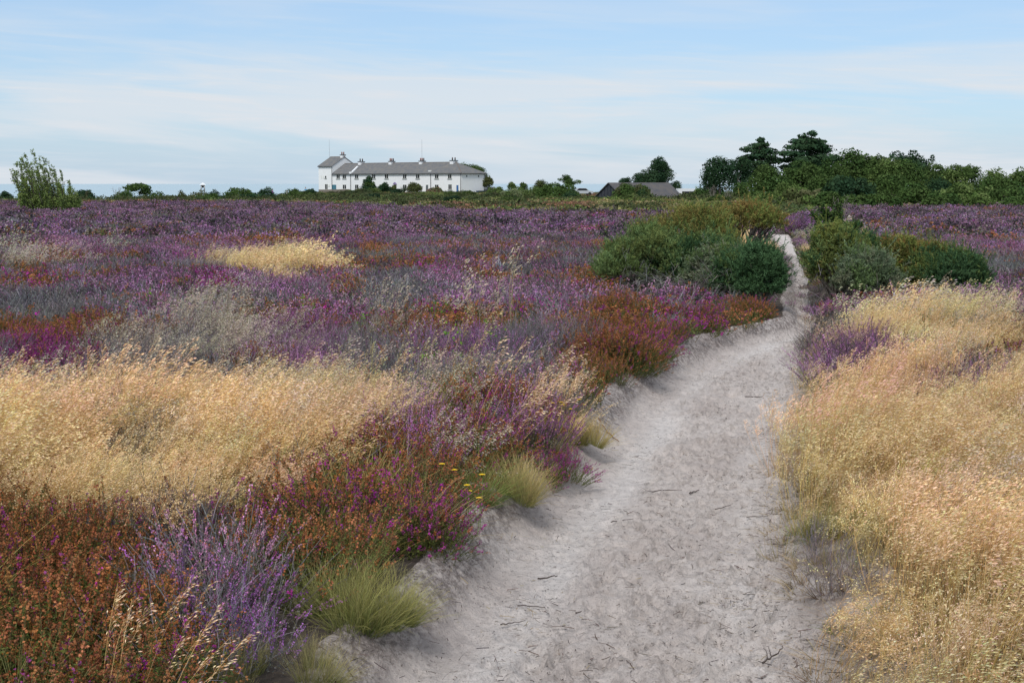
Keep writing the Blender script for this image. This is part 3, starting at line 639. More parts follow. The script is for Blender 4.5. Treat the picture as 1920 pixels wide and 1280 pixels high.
me.color_attributes['Col'].data.foreach_set('color', colr.astype(np.float32).ravel())
tag(link('path', me), kind='structure')

mb = MB(); mb.add([(-22000, 290, -13), (22000, 290, -13), (22000, 20000, -13), (-22000, 20000, -13)], (1, 1, 1), [(0, 1, 2, 3)])
def sea_material():
    m, t, N, L = nt('sea_water'); out = N.new('ShaderNodeOutputMaterial'); p = N.new('ShaderNodeBsdfPrincipled'); L.new(p.outputs[0], out.inputs[0])
    p.inputs['Base Color'].default_value = (.20, .34, .42, 1); p.inputs['Roughness'].default_value = .35; p.inputs['Specular IOR Level'].default_value = .35
    tc = N.new('ShaderNodeTexCoord'); mp = N.new('ShaderNodeMapping'); mp.inputs['Scale'].default_value = (.002, .006, 1); L.new(tc.outputs['Object'], mp.inputs[0])
    n = N.new('ShaderNodeTexNoise'); n.inputs['Scale'].default_value = 1; L.new(mp.outputs[0], n.inputs[0])
    r = N.new('ShaderNodeValToRGB'); L.new(n.outputs[0], r.inputs[0]); r.color_ramp.elements[0].color = (.34, .45, .50, 1); r.color_ramp.elements[1].color = (.40, .51, .56, 1); L.new(r.outputs[0], p.inputs['Base Color'])
    b = N.new('ShaderNodeBump'); b.inputs['Distance'].default_value = .3; n2 = N.new('ShaderNodeTexNoise'); n2.inputs['Scale'].default_value = .4; L.new(tc.outputs['Object'], n2.inputs[0]); L.new(n2.outputs[0], b.inputs['Height']); L.new(b.outputs[0], p.inputs['Normal'])
    return m
tag(link('sea', mb.mesh('sea', sea_material())), kind='structure')
# ================================================================== SHRUBS AND TREES
BARK = solid('bark', (.12, .10, .085), .9, .1, (30, 1, (.22, .20, .18)))
DEADW = solid('dead_wood', (.26, .235, .21), .9, .1, (40, 1, (.14, .12, .10)))
def lobes_for(g, W, D, H, n, r=(.22, .34), base=.0, flat=1.0):
    out = []
    for i in range(n):
        a = g.random() * 6.283; el = math.acos(1 - g.random() * .95)
        k = .62 + .1 * g.random(); rr = r[0] + (r[1] - r[0]) * g.random()
        c = np.array([math.sin(el) * math.cos(a) * W / 2 * k, math.sin(el) * math.sin(a) * D / 2 * k, base + (H - base) * (.30 + .46 * math.cos(el))])
        m = min(W, H * 1.2)
        out.append((c, np.array([m * rr, m * rr, m * rr * .85 * flat])))
    out.append((np.array([0, 0, base + (H - base) * .42]), np.array([W * .33, D * .33, (H - base) * .40])))
    top = max(c[2] + r[2] for c, r in out); wx = max(abs(c[0]) + r[0] for c, r in out); kz = (H - base) / (top - base); kx = W / 2 / wx
    return [(np.array([c[0] * kx, c[1] * kx, base + (c[2] - base) * kz]), np.array([r[0] * kx, r[1] * kx, r[2] * (kz + kx) / 2])) for c, r in out]
def lobe_points(g, lobes, n, shell=(.72, 1.06), down=-.35):
    wt = np.array([r[0] * r[2] for c, r in lobes]); wt /= wt.sum()
    k = g.choice(len(lobes), n, p=wt); C = np.array([c for c, r in lobes])[k]; Rr = np.array([r for c, r in lobes])[k]
    d = rdir(g, n); d[:, 2] = np.where(d[:, 2] < down, -d[:, 2], d[:, 2])
    rad = shell[0] + (shell[1] - shell[0]) * g.random((n, 1)) ** .6
    rad = rad * (1 + .22 * np.sin(d[:, :1] * 7 + k[:, None]) * np.sin(d[:, 1:2] * 6 + 2 * k[:, None]) + .10 * np.sin(d[:, 2:] * 9 + k[:, None]))
    return C + d * Rr * rad, d, k
def gorse_foliage(seed, lobes, n, cols, size=1.0, needles=12):
    g = np.random.default_rng(seed); m = MB()
    p, d, k = lobe_points(g, lobes, n, (.55, 1.05)); far_ = g.random(n) < .035; p = p + far_[:, None] * (d * [1, 1, .7] + [0, 0, .45]) * (.05 + .13 * g.random((n, 1))); p[:, 2] = np.maximum(p[:, 2], .02)
    ax = unit(d * .7 + [0, 0, .55] + rdir(g, n) * .45); L = (.045 + .09 * g.random((n, 1)) ** 2) * size * (1 + .8 * far_[:, None])
    pal = np.array(cols)[(k * 7 + (g.random(n) < .25) * g.integers(0, 9, n)) % len(cols)] * (1 + g.normal(size=(n, 1)) * .15)
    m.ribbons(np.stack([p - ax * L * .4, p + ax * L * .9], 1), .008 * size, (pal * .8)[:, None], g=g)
    t = g.random((n, needles, 1)); c = p[:, None] + ax[:, None] * L[:, None] * t
    nd = unit(ax[:, None] * .55 + g.normal(size=(n, needles, 3)) * .62); c = c.reshape(-1, 3); nd = nd.reshape(-1, 3)
    l = (.028 + .028 * g.random((len(c), 1))) * size; s = unit(np.cross(nd, rdir(g, len(c)))) * .0052 * size
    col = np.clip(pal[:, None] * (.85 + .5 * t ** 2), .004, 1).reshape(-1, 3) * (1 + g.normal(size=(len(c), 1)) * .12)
    m.tris(c - s, c + s, c + nd * l, np.clip(col, .004, 1)); return m
def limb(g, a, b, n=7, wob=.08):
    a = np.asarray(a, float); b = np.asarray(b, float); t = np.linspace(0, 1, n)[:, None]; L = np.linalg.norm(b - a)
    P = a + (b - a) * t; P = P + np.cumsum(g.normal(size=(n, 3)) * wob * L / n, 0) * (t * (1.1 - t) * 3); return P
def branches_to(g, lobes, r0, base=(0, 0, 0), k=5, extra=0, start=0.0):
    m = MB()
    for c, r in lobes:
        b0 = np.asarray(base, float) + [g.normal() * r0 * 1.5, g.normal() * r0 * 1.5, start * c[2]]
        P = limb(g, b0, c + [0, 0, r[2] * .2]); m.tube(P, np.linspace(r0, r0 * .25, len(P)), k=k)
        for e in range(extra):
            d = rdir(g, 1)[0]; P2 = limb(g, P[4], c + d * r * .95, 5); m.tube(P2, np.linspace(r0 * .4, r0 * .1, 5), k=4)
    return m
def dead_twigs(g, c, n, L, spread, col=(.27, .245, .22), w=.008):
    m = MB(); b = np.asarray(c) + g.normal(size=(n, 3)) * spread * [1, .6, .15]
    d = unit(g.normal(size=(n, 3)) * [1, .6, .35] + [0, -.3, .25]); l = L * (.4 + .9 * g.random((n, 1)))
    t = np.linspace(0, 1, 6)[None, :, None]; P = b[:, None] + d[:, None] * l[:, None] * t; P = P + (g.normal(size=(n, 1, 3)) * .25 * l[:, None]) * t * t; P[:, :, 2] -= (l * .45)[:, None, 0] * t[..., 0] ** 2
    P[:, :, 2] = np.maximum(P[:, :, 2], .02)
    m.ribbons(P, np.linspace(1, .35, 6)[None] * w, jit(g, col, n, .25)[:, None], g=g)
    q = 5; tt = .3 + .6 * g.random((n, q)); cc, dd = along(P, tt); cc = cc.reshape(-1, 3); dd = unit(dd.reshape(-1, 3) + rdir(g, n * q) * .9)
    t3 = np.linspace(0, 1, 3)[None, :, None]; m.ribbons(cc[:, None] + dd[:, None] * t3 * L * .28, w * .5, jit(g, col, n * q, .3)[:, None], g=g)
    return m
def place(px, Y, dz=0.0):
    x = x_at(px, Y); return (x, Y, float(ground(x, Y)) + dz)
OLIVE = [(.125, .145, .04), (.15, .13, .045), (.10, .13, .04), (.14, .12, .04)]
BLUEG = [(.085, .125, .05), (.075, .105, .035), (.105, .145, .055), (.10, .12, .04)]
DARKG = [(.035, .07, .032), (.048, .088, .04), (.03, .06, .025)]
GREYG = [(.10, .13, .08), (.08, .11, .06), (.13, .14, .09)]
def gorse(label, px, Y, wpx, ytop, cols, seed, n=2200, nl=12, size=1.0, twig=0, lobes=None, group=None, lean=0, open_low=0.0, rr=(.20, .32)):
    g = np.random.default_rng(seed); P = place(px, Y); W = wpx * 1.10 / F * Y; H = (z_at(ytop, Y) - P[2]) * 1.03
    nl = int(nl * 2.6); rr = (.085, .17); o = empty('gorse_bush', P, 0, label, 'gorse', group)
    lb = lobes or lobes_for(g, W, W * .8, H, nl, base=H * (open_low or -.12), r=rr)
    if lean: lb = [(c + [lean * c[2], 0, 0], r) for c, r in lb]
    part('branches', branches_to(g, lb, .022 * H, extra=3), DEADW, o)
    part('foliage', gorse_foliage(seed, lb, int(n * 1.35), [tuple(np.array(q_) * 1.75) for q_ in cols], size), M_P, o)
    if twig: part('dead_twigs', dead_twigs(g, (0, -W * .32, .12), twig, .5, W * .3), M_P, o)
    return o
# the two thickets either side of the path
gorse('broad blue green gorse bush, left end of the thicket left of the path', 1222, 22.0, 215, 430, BLUEG, 1, 3200, 14, 1.05)
gorse('olive gorse bush with rounded brown green tufts behind the broad blue green gorse', 1290, 24.2, 200, 393, OLIVE + BLUEG[1:2], 2, 3400, 17, 1.0, open_low=.12, rr=(.15, .25))
gorse('tall windswept olive gorse leaning over bare limbs beside the path', 1378, 24.8, 150, 386, OLIVE + [(.16, .11, .04)], 3, 2200, 13, 1.0, open_low=.52, lean=.12, rr=(.15, .24))
gorse('dense dark green gorse bush standing at the left edge of the path', 1430, 18.9, 82, 464, DARKG + [(.06, .11, .05)], 4, 3600, 16, 1.0, rr=(.16, .26))
gorse('grey green gorse full of dead twigs in the middle of the left thicket', 1350, 20.8, 130, 466, GREYG + BLUEG[:2], 5, 1700, 10, .95, twig=90)
gorse('small yellow green gorse at the far left tip of the left thicket', 1150, 23.6, 60, 468, [(.12, .13, .025), (.08, .10, .025)], 6, 600, 6, .9)
gorse('green gorse bush on the right edge of the path', 1570, 21.4, 116, 428, BLUEG[1:] + OLIVE[:2] + DARKG[:1], 8, 3000, 13, 1.0)
gorse('grey green rounded gorse with dead stalks behind the pale grass right of the path', 1628, 20.8, 135, 470, GREYG + BLUEG[:1], 9, 2300, 11, 1.0, twig=60)
gorse('brown tipped gorse with rust coloured tufts in the right thicket', 1716, 22.0, 150, 450, OLIVE + [(.17, .10, .035), (.05, .07, .025)], 10, 2600, 14, 1.0, open_low=.15, rr=(.16, .26))
gorse('spiky dark gorse at the right end of the right thicket', 1800, 20.8, 115, 480, DARKG + BLUEG[1:2], 11, 2000, 10, 1.1)
gorse('small upright gorse with a round brown head between two larger bushes right of the path', 1662, 23.0, 44, 458, OLIVE[:2] + DARKG[:1], 12, 600, 5, .9, open_low=.4)
gorse('little dark gorse sprig behind the pale grass right of the path', 1628, 24.5, 46, 440, DARKG, 13, 600, 5, .9)

gorse('dark gorse in the heart of the thicket left of the path', 1318, 21.7, 190, 446, BLUEG[1:] + DARKG, 14, 3600, 15, 1.0, rr=(.14, .26))
gorse('green gorse just left of the dense dark one at the path edge', 1388, 19.9, 90, 478, DARKG + BLUEG[1:2], 15, 2400, 12, 1.0, rr=(.15, .28))
gorse('dark green gorse linking the bushes in the middle of the right thicket', 1632, 22.4, 170, 448, DARKG + OLIVE[2:3] + BLUEG[1:2], 16, 3400, 14, 1.0, rr=(.14, .26))
gorse('ragged olive green gorse between the brown tipped one and the spiky right end', 1768, 21.6, 120, 468, OLIVE[2:] + BLUEG[1:2] + DARKG[:1], 17, 2400, 12, 1.0, rr=(.14, .26))
# dead branches slumped in front of the left thicket
for i, (px, Y, n_, w_, lab) in enumerate([(1225, 21.4, 60, .35, 'tangle of bare grey twigs under the blue green gorse'), (1300, 20.6, 60, .3, 'dead grey heather branches in front of the gorse thicket left of the path'), (1400, 19.9, 70, .28, 'arched heap of bleached dead twigs beside the dark gorse at the path')]):
    g = np.random.default_rng(400 + i); o = link('dead_branches', dead_twigs(g, (0, 0, .28), n_, .55, w_, (.36, .34, .33), .008).mesh('dead_branches', M_P), None, place(px, Y)); tag(o, lab, 'dead branches')

# leafy shrub above the right thicket, thin twigs
def leafy(name, label, cat, P, H, W, seed, n, leaf, cols, nst=9, lean=(0, 0), group=None, droop=0.0, bark=BARK, kids=True):
    """many ascending stems with small leaves along side shoots"""
    g = np.random.default_rng(seed); o = empty(name, P, 0, label, cat, group); m = MB(); f = MB()
    for i in range(nst):
        a = g.random() * 6.283; s = W / 2 * (.15 + .85 * g.random()); h = H * (1.0 - .45 * (s / (W / 2)) ** 1.5 * g.random() - .05 * g.random()) * (.8 + .2 * g.random())
        tip = np.array([math.cos(a) * s + lean[0] * h, math.sin(a) * s * .8 + lean[1] * h, h]); mid = tip * [.5, .5, .5] + [0, 0, h * .08]
        t = np.linspace(0, 1, 9)[:, None]; Pn = 2 * (1 - t) * t * mid * [.6, .6, 1.15] + t * t * tip + np.cumsum(g.normal(size=(9, 3)), 0) * .012 * H
        m.tube(Pn, np.linspace(.011, .0025, 9) * H, k=5)
        q = n // nst; tt = np.sort(.12 + .88 * g.random((1, q)) ** .8, 1); c, d = along(Pn[None], tt); c = c[0]; d = d[0]
        sd = unit(d * .8 + rdir(g, q) * .9 + [lean[0] * .8, 0, .25 - droop]); l = (.05 + .20 * (1 - tt[0])[:, None] * g.random((q, 1)) + .04) * H * .8
        P2 = c[:, None] + sd[:, None] * l[:, None] * np.linspace(0, 1, 4)[None, :, None]; P2[:, :, 2] -= droop * l * np.linspace(0, 1, 4)[None] ** 2
        m.ribbons(P2, .003 * H, jit(g, (.12, .09, .07), q)[:, None], g=g)
        r = 8; cc, dd = along(P2, .15 + .85 * g.random((q, r))); cc = cc.reshape(-1, 3) + rdir(g, q * r) * leaf * .8
        U = unit(rdir(g, q * r) + [0, 0, -.3]) * leaf * (.6 + .6 * g.random((q * r, 1))); V = unit(np.cross(U, rdir(g, q * r))) * leaf * .55
        ci = np.array(cols)[g.integers(0, len(cols), q)][:, None].repeat(r, 1).reshape(-1, 3)
        f.cards(cc, U, V, np.clip(ci * (1 + g.normal(size=(q * r, 1)) * .2), .005, 1))
    part('stems', m, bark, o); part('foliage', f, M_P, o); return o
Pr = place(1580, 23.6)
leafy('leafy_shrub', 'tall leafy green shrub rising above the gorse on the right of the path', 'shrub', Pr, z_at(380, 23.6) - Pr[2], 90 / F * 23.6 * 1.6, 21, 1600, .024, [(.07, .13, .04), (.05, .10, .03), (.11, .16, .05)], 12)
# the windblown birch at the left
Pb = place(84, 78, -.1); Hb = z_at(272, 78) - Pb[2]
g = np.random.default_rng(22); bt = empty('birch_tree', Pb, 0, 'wispy green birch on the left with its top swept to the left by the wind', 'tree'); m = MB(); f = MB(); Wb = 128 / F * 78
for i in range(85):
    u_ = g.random() * 2 - 1; hmax = 1 - .62 * abs(u_ + .16) ** 1.2 if u_ > -.16 else 1 - .30 * abs(u_ + .16); h = Hb * hmax * (.25 + .75 * g.random() ** .8)
    a0 = np.array([u_ * Wb * .16 + .25, g.normal() * .15, 0]); tip = np.array([u_ * Wb * .42 + .35 - .20 * h * (h / Hb) ** .7, g.normal() * Wb * .16, h]); mid = np.array([u_ * Wb * .44 + .35, tip[1] * .8, h * .45])
    t = np.linspace(0, 1, 10)[:, None]; Pn = (1 - t) ** 2 * a0 + 2 * (1 - t) * t * mid + t * t * tip; m.tube(Pn, np.linspace(.028, .005, 10), k=4)
    q = 54; tt = .04 + .96 * g.random((1, q)); c, d = along(Pn[None], tt); c = c[0]; d = d[0]; l = (.16 + .85 * (1 - tt[0])[:, None] * g.random((q, 1)))
    sd = unit(d * .7 + rdir(g, q) * .8 + [-.3, 0, .15]); P2 = c[:, None] + sd[:, None] * l[:, None] * np.linspace(0, 1, 4)[None, :, None]; m.ribbons(P2, .008, jit(g, (.14, .11, .08), q)[:, None], g=g)
    r = 7; cc, dd = along(P2, .15 + .85 * g.random((q, r))); cc = cc.reshape(-1, 3) + rdir(g, q * r) * .05; U_ = unit(rdir(g, q * r) + [-.3, 0, -.3]) * .050 * (.6 + .6 * g.random((q * r, 1)))
    f.cards(cc, U_, unit(np.cross(U_, rdir(g, q * r))) * .026, np.clip(np.array([(.19, .26, .075), (.14, .21, .06), (.24, .31, .10)])[g.integers(0, 3, q)][:, None].repeat(r, 1).reshape(-1, 3) * (1 + g.normal(size=(q * r, 1)) * .2), .005, 1))
part('stems', m, BARK, bt); part('foliage', f, M_P, bt)

def leaf_crown(seed, lobes, n, leaf, cols, down=-.5, flat=0.0, shell=(.62, 1.05)):
    g = np.random.default_rng(seed); m = MB(); p, d, k = lobe_points(g, lobes, n, shell, down)
    nrm = unit(d + rdir(g, n) * .8 + [0, 0, flat]); U = unit(np.cross(nrm, rdir(g, n))) * leaf * (.55 + .7 * g.random((n, 1))); V = unit(np.cross(nrm, U)) * leaf * (.35 + .3 * g.random((n, 1)))
    cl = np.array(cols)[(k * 5) % len(cols)] * (1 + .16 * np.sin(k * 2.1))[:, None]
    m.cards(p, U, V, np.clip(cl * (1 + g.normal(size=(n, 1)) * .2), .004, 1)); return m
GR = [(.065, .10, .032), (.08, .115, .04), (.05, .082, .028)]; GRL = [(.10, .14, .045), (.085, .125, .04), (.12, .15, .055)]; GRD = [(.03, .058, .032), (.038, .068, .035), (.045, .075, .04)]; GRO = [(.10, .105, .045), (.085, .095, .04)]; BRN = [(.13, .12, .065), (.11, .12, .05)]
def tree(name, label, px, Y, wpx, ytop, cols, seed, kind='round', cat='tree', group=None, nleaf=None, low=.18, base_y=None):
    g = np.random.default_rng(seed); P = place(px, Y, -.15); W = wpx * 1.06 / F * Y; H = z_at(ytop, Y) - P[2]; cols = [tuple(np.array(c_) * [1.12, 1.22, 1.15]) for c_ in cols]; H *= 1.07 if Y < 180 and px > 1300 else 1
    if H < .5: H = .5
    o = empty(name, P, 0, label, cat, group)
    if kind == 'pine':
        lb = []; nlay = 7
        for i in range(nlay):
            f = i / (nlay - 1); z = H * (.46 + .50 * f); w = W * .5 * (.74, .92, 1.0, .94, .80, .60, .34)[i] * (.85 + .25 * g.random())
            for j in range(5 if i < nlay - 1 else 2):
                a = j * 1.25 + g.random() * 1.0; s = w * (.45 + .35 * g.random()); lb.append((np.array([math.cos(a) * s, math.sin(a) * s, z + g.normal() * H * .015]), np.array([w * .52, w * .52, H * .038])))
        n = nleaf or 4200; cr = leaf_crown(seed, lb, n, .03 * W + .08, cols, -1, .5)
    elif kind == 'flat':
        lb = [(np.array([g.normal() * W * .24, g.normal() * W * .15, H * (.62 + .30 * g.random())]), np.array([W * (.14 + .12 * g.random()), W * .2, H * .08])) for i in range(11)]
        n = nleaf or 1500; cr = leaf_crown(seed, lb, n, .03 * W + .06, cols, -1)
    elif kind == 'cone':
        lb = [(np.array([g.normal() * W * .04, g.normal() * W * .04, H * f]), np.array([W * .52 * (1.02 - f) ** .75 + .1] * 2 + [H * .16])) for f in (.14, .26, .40, .55, .70, .84)]
        n = nleaf or 3000; cr = leaf_crown(seed, lb, 5000, .19, cols, -1)
    else:
        lb = lobes_for(g, W, W * .85, H, 15 if W > 3 else 9, r=(.17, .27), base=H * low); n = nleaf or int(np.clip(W * H * 220, 1800, 12000))
        cr = leaf_crown(seed, lb, n, max((.10 + .022 * min(W, 8)) * .72, Y * .00052), cols, -.8)
    tr = MB(); hh = max(.3, H * (.9 if kind in ('pine', 'cone') else .6)); Pn = limb(g, (0, 0, 0), (0, 0, hh), 8, .05); tr.tube(Pn, np.linspace(.028 * H + .03, .010 * H, 8), k=7)
    for c, r in lb[::2 if kind != 'pine' else 2]:
        zz = min(c[2] * .75, hh * .9); b0 = np.array([np.interp(zz, Pn[:, 2], Pn[:, 0]), np.interp(zz, Pn[:, 2], Pn[:, 1]), zz]); tr.tube(limb(g, b0, c, 6), np.linspace(.011 * H, .003 * H, 6), k=5)
    part('trunk', tr, BARK, o); part('crown', cr, M_P, o); return o
T = [  # the wood on the right
 ('pine_tree', 'dark bushy pine at the left end of the wood', 1350, 150, 72, 296, GRD, 'round'),
 ('pine_tree', 'second dark pine just right of the one at the left end of the wood', 1384, 158, 58, 297, GRD, 'round'),
 ('pine_tree', 'left one of the two tall layered pines standing above the wood', 1423, 165, 66, 266, GRD, 'pine'),
 ('pine_tree', 'tallest pine of the wood with broad layered branches against the sky', 1511, 165, 104, 257, GRD, 'pine'),
 ('oak_tree', 'round green oak below the left tall pine', 1432, 145, 92, 312, GR, 'round'),
 ('oak_tree', 'broad green oak below the tallest pine', 1500, 148, 105, 306, GR, 'round'),
 ('oak_tree', 'green tree in the gap between the tallest pine and the wood top', 1562, 160, 70, 304, GR, 'round'),
 ('oak_tree', 'highest rounded oak crown in the middle of the wood', 1612, 165, 110, 285, GR, 'round'),
 ('oak_tree', 'light green oak beside the highest oak crown', 1662, 160, 80, 300, GRL, 'round'),
 ('pine_tree', 'flat topped dark pine poking out right of the highest oak', 1695, 172, 62, 286, GRD, 'flat'),
 ('pine_tree', 'tiny dark pine top right of the flat topped pine', 1731, 174, 26, 293, GRD, 'flat'),
 ('oak_tree', 'green tree under the flat topped pine', 1700, 160, 86, 303, GR, 'round'),
 ('oak_tree', 'green tree right of the tiny pine top', 1752, 163, 84, 309, GR, 'round'),
 ('birch_tree', 'light green feathery tree where the wood begins to slope down', 1792, 160, 66, 312, GRL, 'round'),
 ('birch_tree', 'dark green tree on the sloping skyline near the right edge', 1824, 165, 62, 314, GR, 'round'),
 ('birch_tree', 'pale green tree second from the right edge of the skyline', 1866, 162, 70, 319, GRL, 'round'),
 ('birch_tree', 'pale green tree at the right edge of the skyline', 1912, 158, 72, 319, GRL, 'round'),
 ('birch_tree', 'pale green tree beyond the right edge of the picture', 1962, 160, 80, 321, GRL, 'round'),
 ('oak_tree', 'dark green tree in the middle of the wood front with a domed crown', 1598, 104, 112, 334, GRD, 'round'),
 ('oak_tree', 'mid green tree between the domed dark tree and the broad right one', 1672, 130, 84, 330, GR, 'round'),
 ('oak_tree', 'wide grey green tree at the right part of the wood front', 1716, 98, 96, 348, GR, 'round'),
 ('oak_tree', 'broad light olive tree low in front at the right of the wood', 1815, 97, 118, 346, GRL, 'round'),
 ('oak_tree', 'dark gap tree between the two broad front trees on the right', 1764, 128, 74, 334, GRD, 'round'),
 ('oak_tree', 'mid green tree low at the right edge of the picture', 1893, 95, 92, 350, GR, 'round'),
 ('oak_tree', 'mid green tree behind the low one at the right edge', 1868, 140, 90, 335, GR, 'round'),
 ('oak_tree', 'green tree in the second row left of the domed dark tree', 1545, 138, 76, 330, GR, 'round'),
 ('oak_tree', 'bright green young tree tucked beneath the broad oak', 1478, 128, 64, 342, GRL, 'round'),
 ('willow_bush', 'pale grey green bush at the foot of the wood above the path', 1508, 92, 104, 354, BRN + GRL[:1], 'round'),
 ('willow_bush', 'green bush at the foot of the dark pines', 1440, 92, 76, 364, GRL, 'round'),
 ('willow_bush', 'low dark bush under the left end pine', 1392, 130, 74, 345, GR, 'round'),
 ('willow_bush', 'bushy green growth right of the pale bush at the wood foot', 1556, 89, 66, 362, GR, 'round'),
 ('willow_bush', 'low green bush below the wide grey green tree', 1655, 88, 76, 362, GR, 'round'),
 ('willow_bush', 'low green bush below the domed dark tree', 1606, 88, 70, 368, GR, 'round'),
 ('willow_bush', 'low light bush below the broad light olive tree', 1838, 90, 78, 366, GRL, 'round'),
 ('willow_bush', 'low green bush at the right edge of the picture under the wood', 1908, 90, 80, 368, GR, 'round'),
 ('willow_bush', 'low bush under the dark gap tree', 1766, 90, 76, 362, GR, 'round'),
 # round the barn
 ('pine_tree', 'tall bushy pine rising behind the dark barn', 1236, 285, 52, 294, GRD, 'round'),
 ('pine_tree', 'lower pine at the left shoulder of the tall one behind the barn', 1205, 288, 44, 318, GRD, 'round'),
 ('pine_tree', 'small dark tree behind the left part of the barn roof', 1172, 290, 34, 332, GRD, 'round'),
 ('pine_tree', 'small dark tree at the right end of the barn', 1266, 285, 30, 339, GRD, 'round'),
 ('hawthorn_tree', 'lone windswept tree with a flat crown left of the barn', 1064, 300, 34, 327, GR, 'flat'),
 ('hawthorn_bush', 'small round dark bush on the skyline right of the cottages', 1013, 300, 26, 337, GRO, 'round'),
 ('hawthorn_bush', 'little bushy tree on the skyline nearer the cottages', 983, 305, 22, 341, GR, 'round'),
 ('hawthorn_bush', 'smallest thin bush on the skyline right of the cottages', 959, 308, 18, 341, GRL, 'round'),
 ('hawthorn_bush', 'pale flowering bush nearest the right end of the cottages', 930, 300, 40, 350, GRL, 'round'),
 ('hawthorn_bush', 'pale flowering bush left of the big mound bush', 967, 295, 56, 350, GRL + [(.2, .22, .12)], 'round'),
 ('hawthorn_bush', 'pale green bush in front of the small round skyline bush', 1003, 290, 40, 349, GRL, 'round'),
 ('hawthorn_bush', 'big mounded green bush between the cottages and the barn', 1044, 270, 86, 344, GR + GRO, 'round'),
 ('hawthorn_bush', 'dark round bush in front of the big mounded one', 1072, 250, 44, 357, GRD, 'round'),
 ('hawthorn_bush', 'big olive brown bush standing against the front of the barn', 1184, 232, 76, 344, GRO + GR[:1], 'round'),
 ('hawthorn_bush', 'dark bush on the right flank of the olive one at the barn', 1204, 228, 42, 354, GRD + GR[:1], 'round'),
 ('hawthorn_bush', 'light green bush below the left gable of the barn', 1142, 222, 56, 371, GRL, 'round'),
 ('hawthorn_bush', 'bright green bush below the olive one at the barn', 1180, 215, 54, 368, GRL, 'round'),
 ('willow_bush', 'pale willow like bush in front of the right half of the barn', 1240, 190, 68, 371, BRN, 'round'),
 ('hawthorn_bush', 'mixed green bush right of the pale willow like one', 1296, 175, 74, 368, GR + GRO, 'round'),
 ('hawthorn_bush', 'green bush between the barn and the wood', 1345, 165, 70, 364, GR, 'round'),
 ('hawthorn_bush', 'green bush behind the barn near the white caravan', 1330, 250, 70, 352, GR, 'round'),
 ('hawthorn_bush', 'low hedge bush right behind the barn end', 1292, 262, 36, 360, GR, 'round'),
 # at the cottages
 ('conifer_tree', 'dense conical green conifer in front of the cottages', 692, 352, 34, 330, GRD + GR[:1], 'cone'),
 ('garden_bush', 'dark round bush just right of the conical conifer', 722, 348, 28, 342, GRD, 'round'),
 ('garden_bush', 'olive round bush before the middle of the cottages', 776, 342, 32, 342, GRO, 'round'),
 ('garden_bush', 'brownish bush before the right part of the cottages', 816, 338, 32, 351, BRN + [(.18, .10, .07)], 'round'),
 ('garden_bush', 'pale brown shrub beside the dark porch door', 738, 350, 16, 347, BRN, 'round'),
 ('oak_tree', 'tree showing above the right hipped roof of the cottages', 880, 378, 74, 306, GR, 'round'),
 ('hawthorn_tree', 'sparse tree standing just right of the white end wall', 913, 352, 24, 329, GRO + GR, 'round'),
 # left, by the sea
 ('hawthorn_tree', 'flat crowned windswept tree against the sea left of the white hut', 262, 175, 50, 344, GR, 'flat'),
 ('gorse_mound', 'dark round bush just right of the wispy birch', 158, 118, 54, 357, GRD + [(.05, .05, .03)], 'round'),
 ('gorse_mound', 'dark bush at the far left edge beside the sea', 10, 130, 30, 358, GRD, 'round'),
 ('gorse_mound', 'green bush below the flat crowned windswept tree', 232, 165, 50, 357, GR, 'round'),
 ('gorse_mound', 'light green slope bush right of the flat crowned tree', 290, 172, 60, 359, GR + GRO, 'round'),
 ('gorse_mound', 'small dark hump bush left of the white hut', 339, 200, 22, 354, GRO + GRD, 'round'),
 ('gorse_mound', 'gorse bush directly below the white hut', 372, 205, 46, 356, GRO + GRD, 'round'),
 ('gorse_mound', 'dark gorse bush right of the white hut', 398, 210, 32, 355, GRD, 'round'),
 ('gorse_mound', 'long green gorse mound midway between the hut and the cottages', 446, 215, 62, 352, GR + GRO, 'round'),
 ('gorse_mound', 'dark bush with an upright top left of the walkers', 500, 225, 36, 350, GRD, 'round'),
 ('gorse_mound', 'broad dark gorse mound in front of the walkers', 484, 180, 96, 362, GRD + GRO, 'round'),
 ('gorse_mound', 'green gorse mound left of the broad dark one', 390, 185, 70, 363, GR + GRO, 'round'),
 ('gorse_mound', 'green bush between the walkers and the tower of the cottages', 549, 250, 30, 354, GR, 'round'),
 ('gorse_mound', 'dark low bush at the foot of the cottage tower', 583, 300, 24, 354, GRD, 'round'),
]
for i, (nm, lab, px, Yd, wp, yt, cols, kd) in enumerate(T):
    cat = 'tree' if 'tree' in nm else 'bush'
    tree(nm, lab, px, Yd, wp, yt, cols, 500 + i * 7, kd, cat, low=-.08 if cat == 'bush' or (px > 1320 and kd == 'round') else .12)
# dead spindly saplings at the wood foot
for px, Yd, yt, lab in ((1336, 120, 345, 'bare grey sapling before the left end pine'), (1368, 118, 345, 'bare pale sapling between the left pines and the oak'), (1583, 60, 366, 'bare forked sapling above the leafy shrub'), (655 / 3, 168, 348, 'bare hawthorn twigs against the sea')):
    g = np.random.default_rng(int(px)); P = place(px, Yd); H = z_at(yt, Yd) - P[2]; m = MB()
    for j in range(7):
        Pn = limb(g, (0, 0, 0), (g.normal() * H * .2, g.normal() * H * .1, H * (.6 + .4 * g.random())), 8, .2); m.tube(Pn, np.linspace(.014, .004, 8) * H, k=5)
        for q in range(5): b0 = Pn[2 + q]; m.tube(limb(g, b0, b0 + rdir(g, 1)[0] * [.2, .2, .1] * H + [0, 0, .12 * H], 5, .2), np.linspace(.006, .002, 5) * H, k=4)
    tag(link('bare_sapling', m.mesh('bare_sapling', DEADW), None, P), lab, 'sapling')
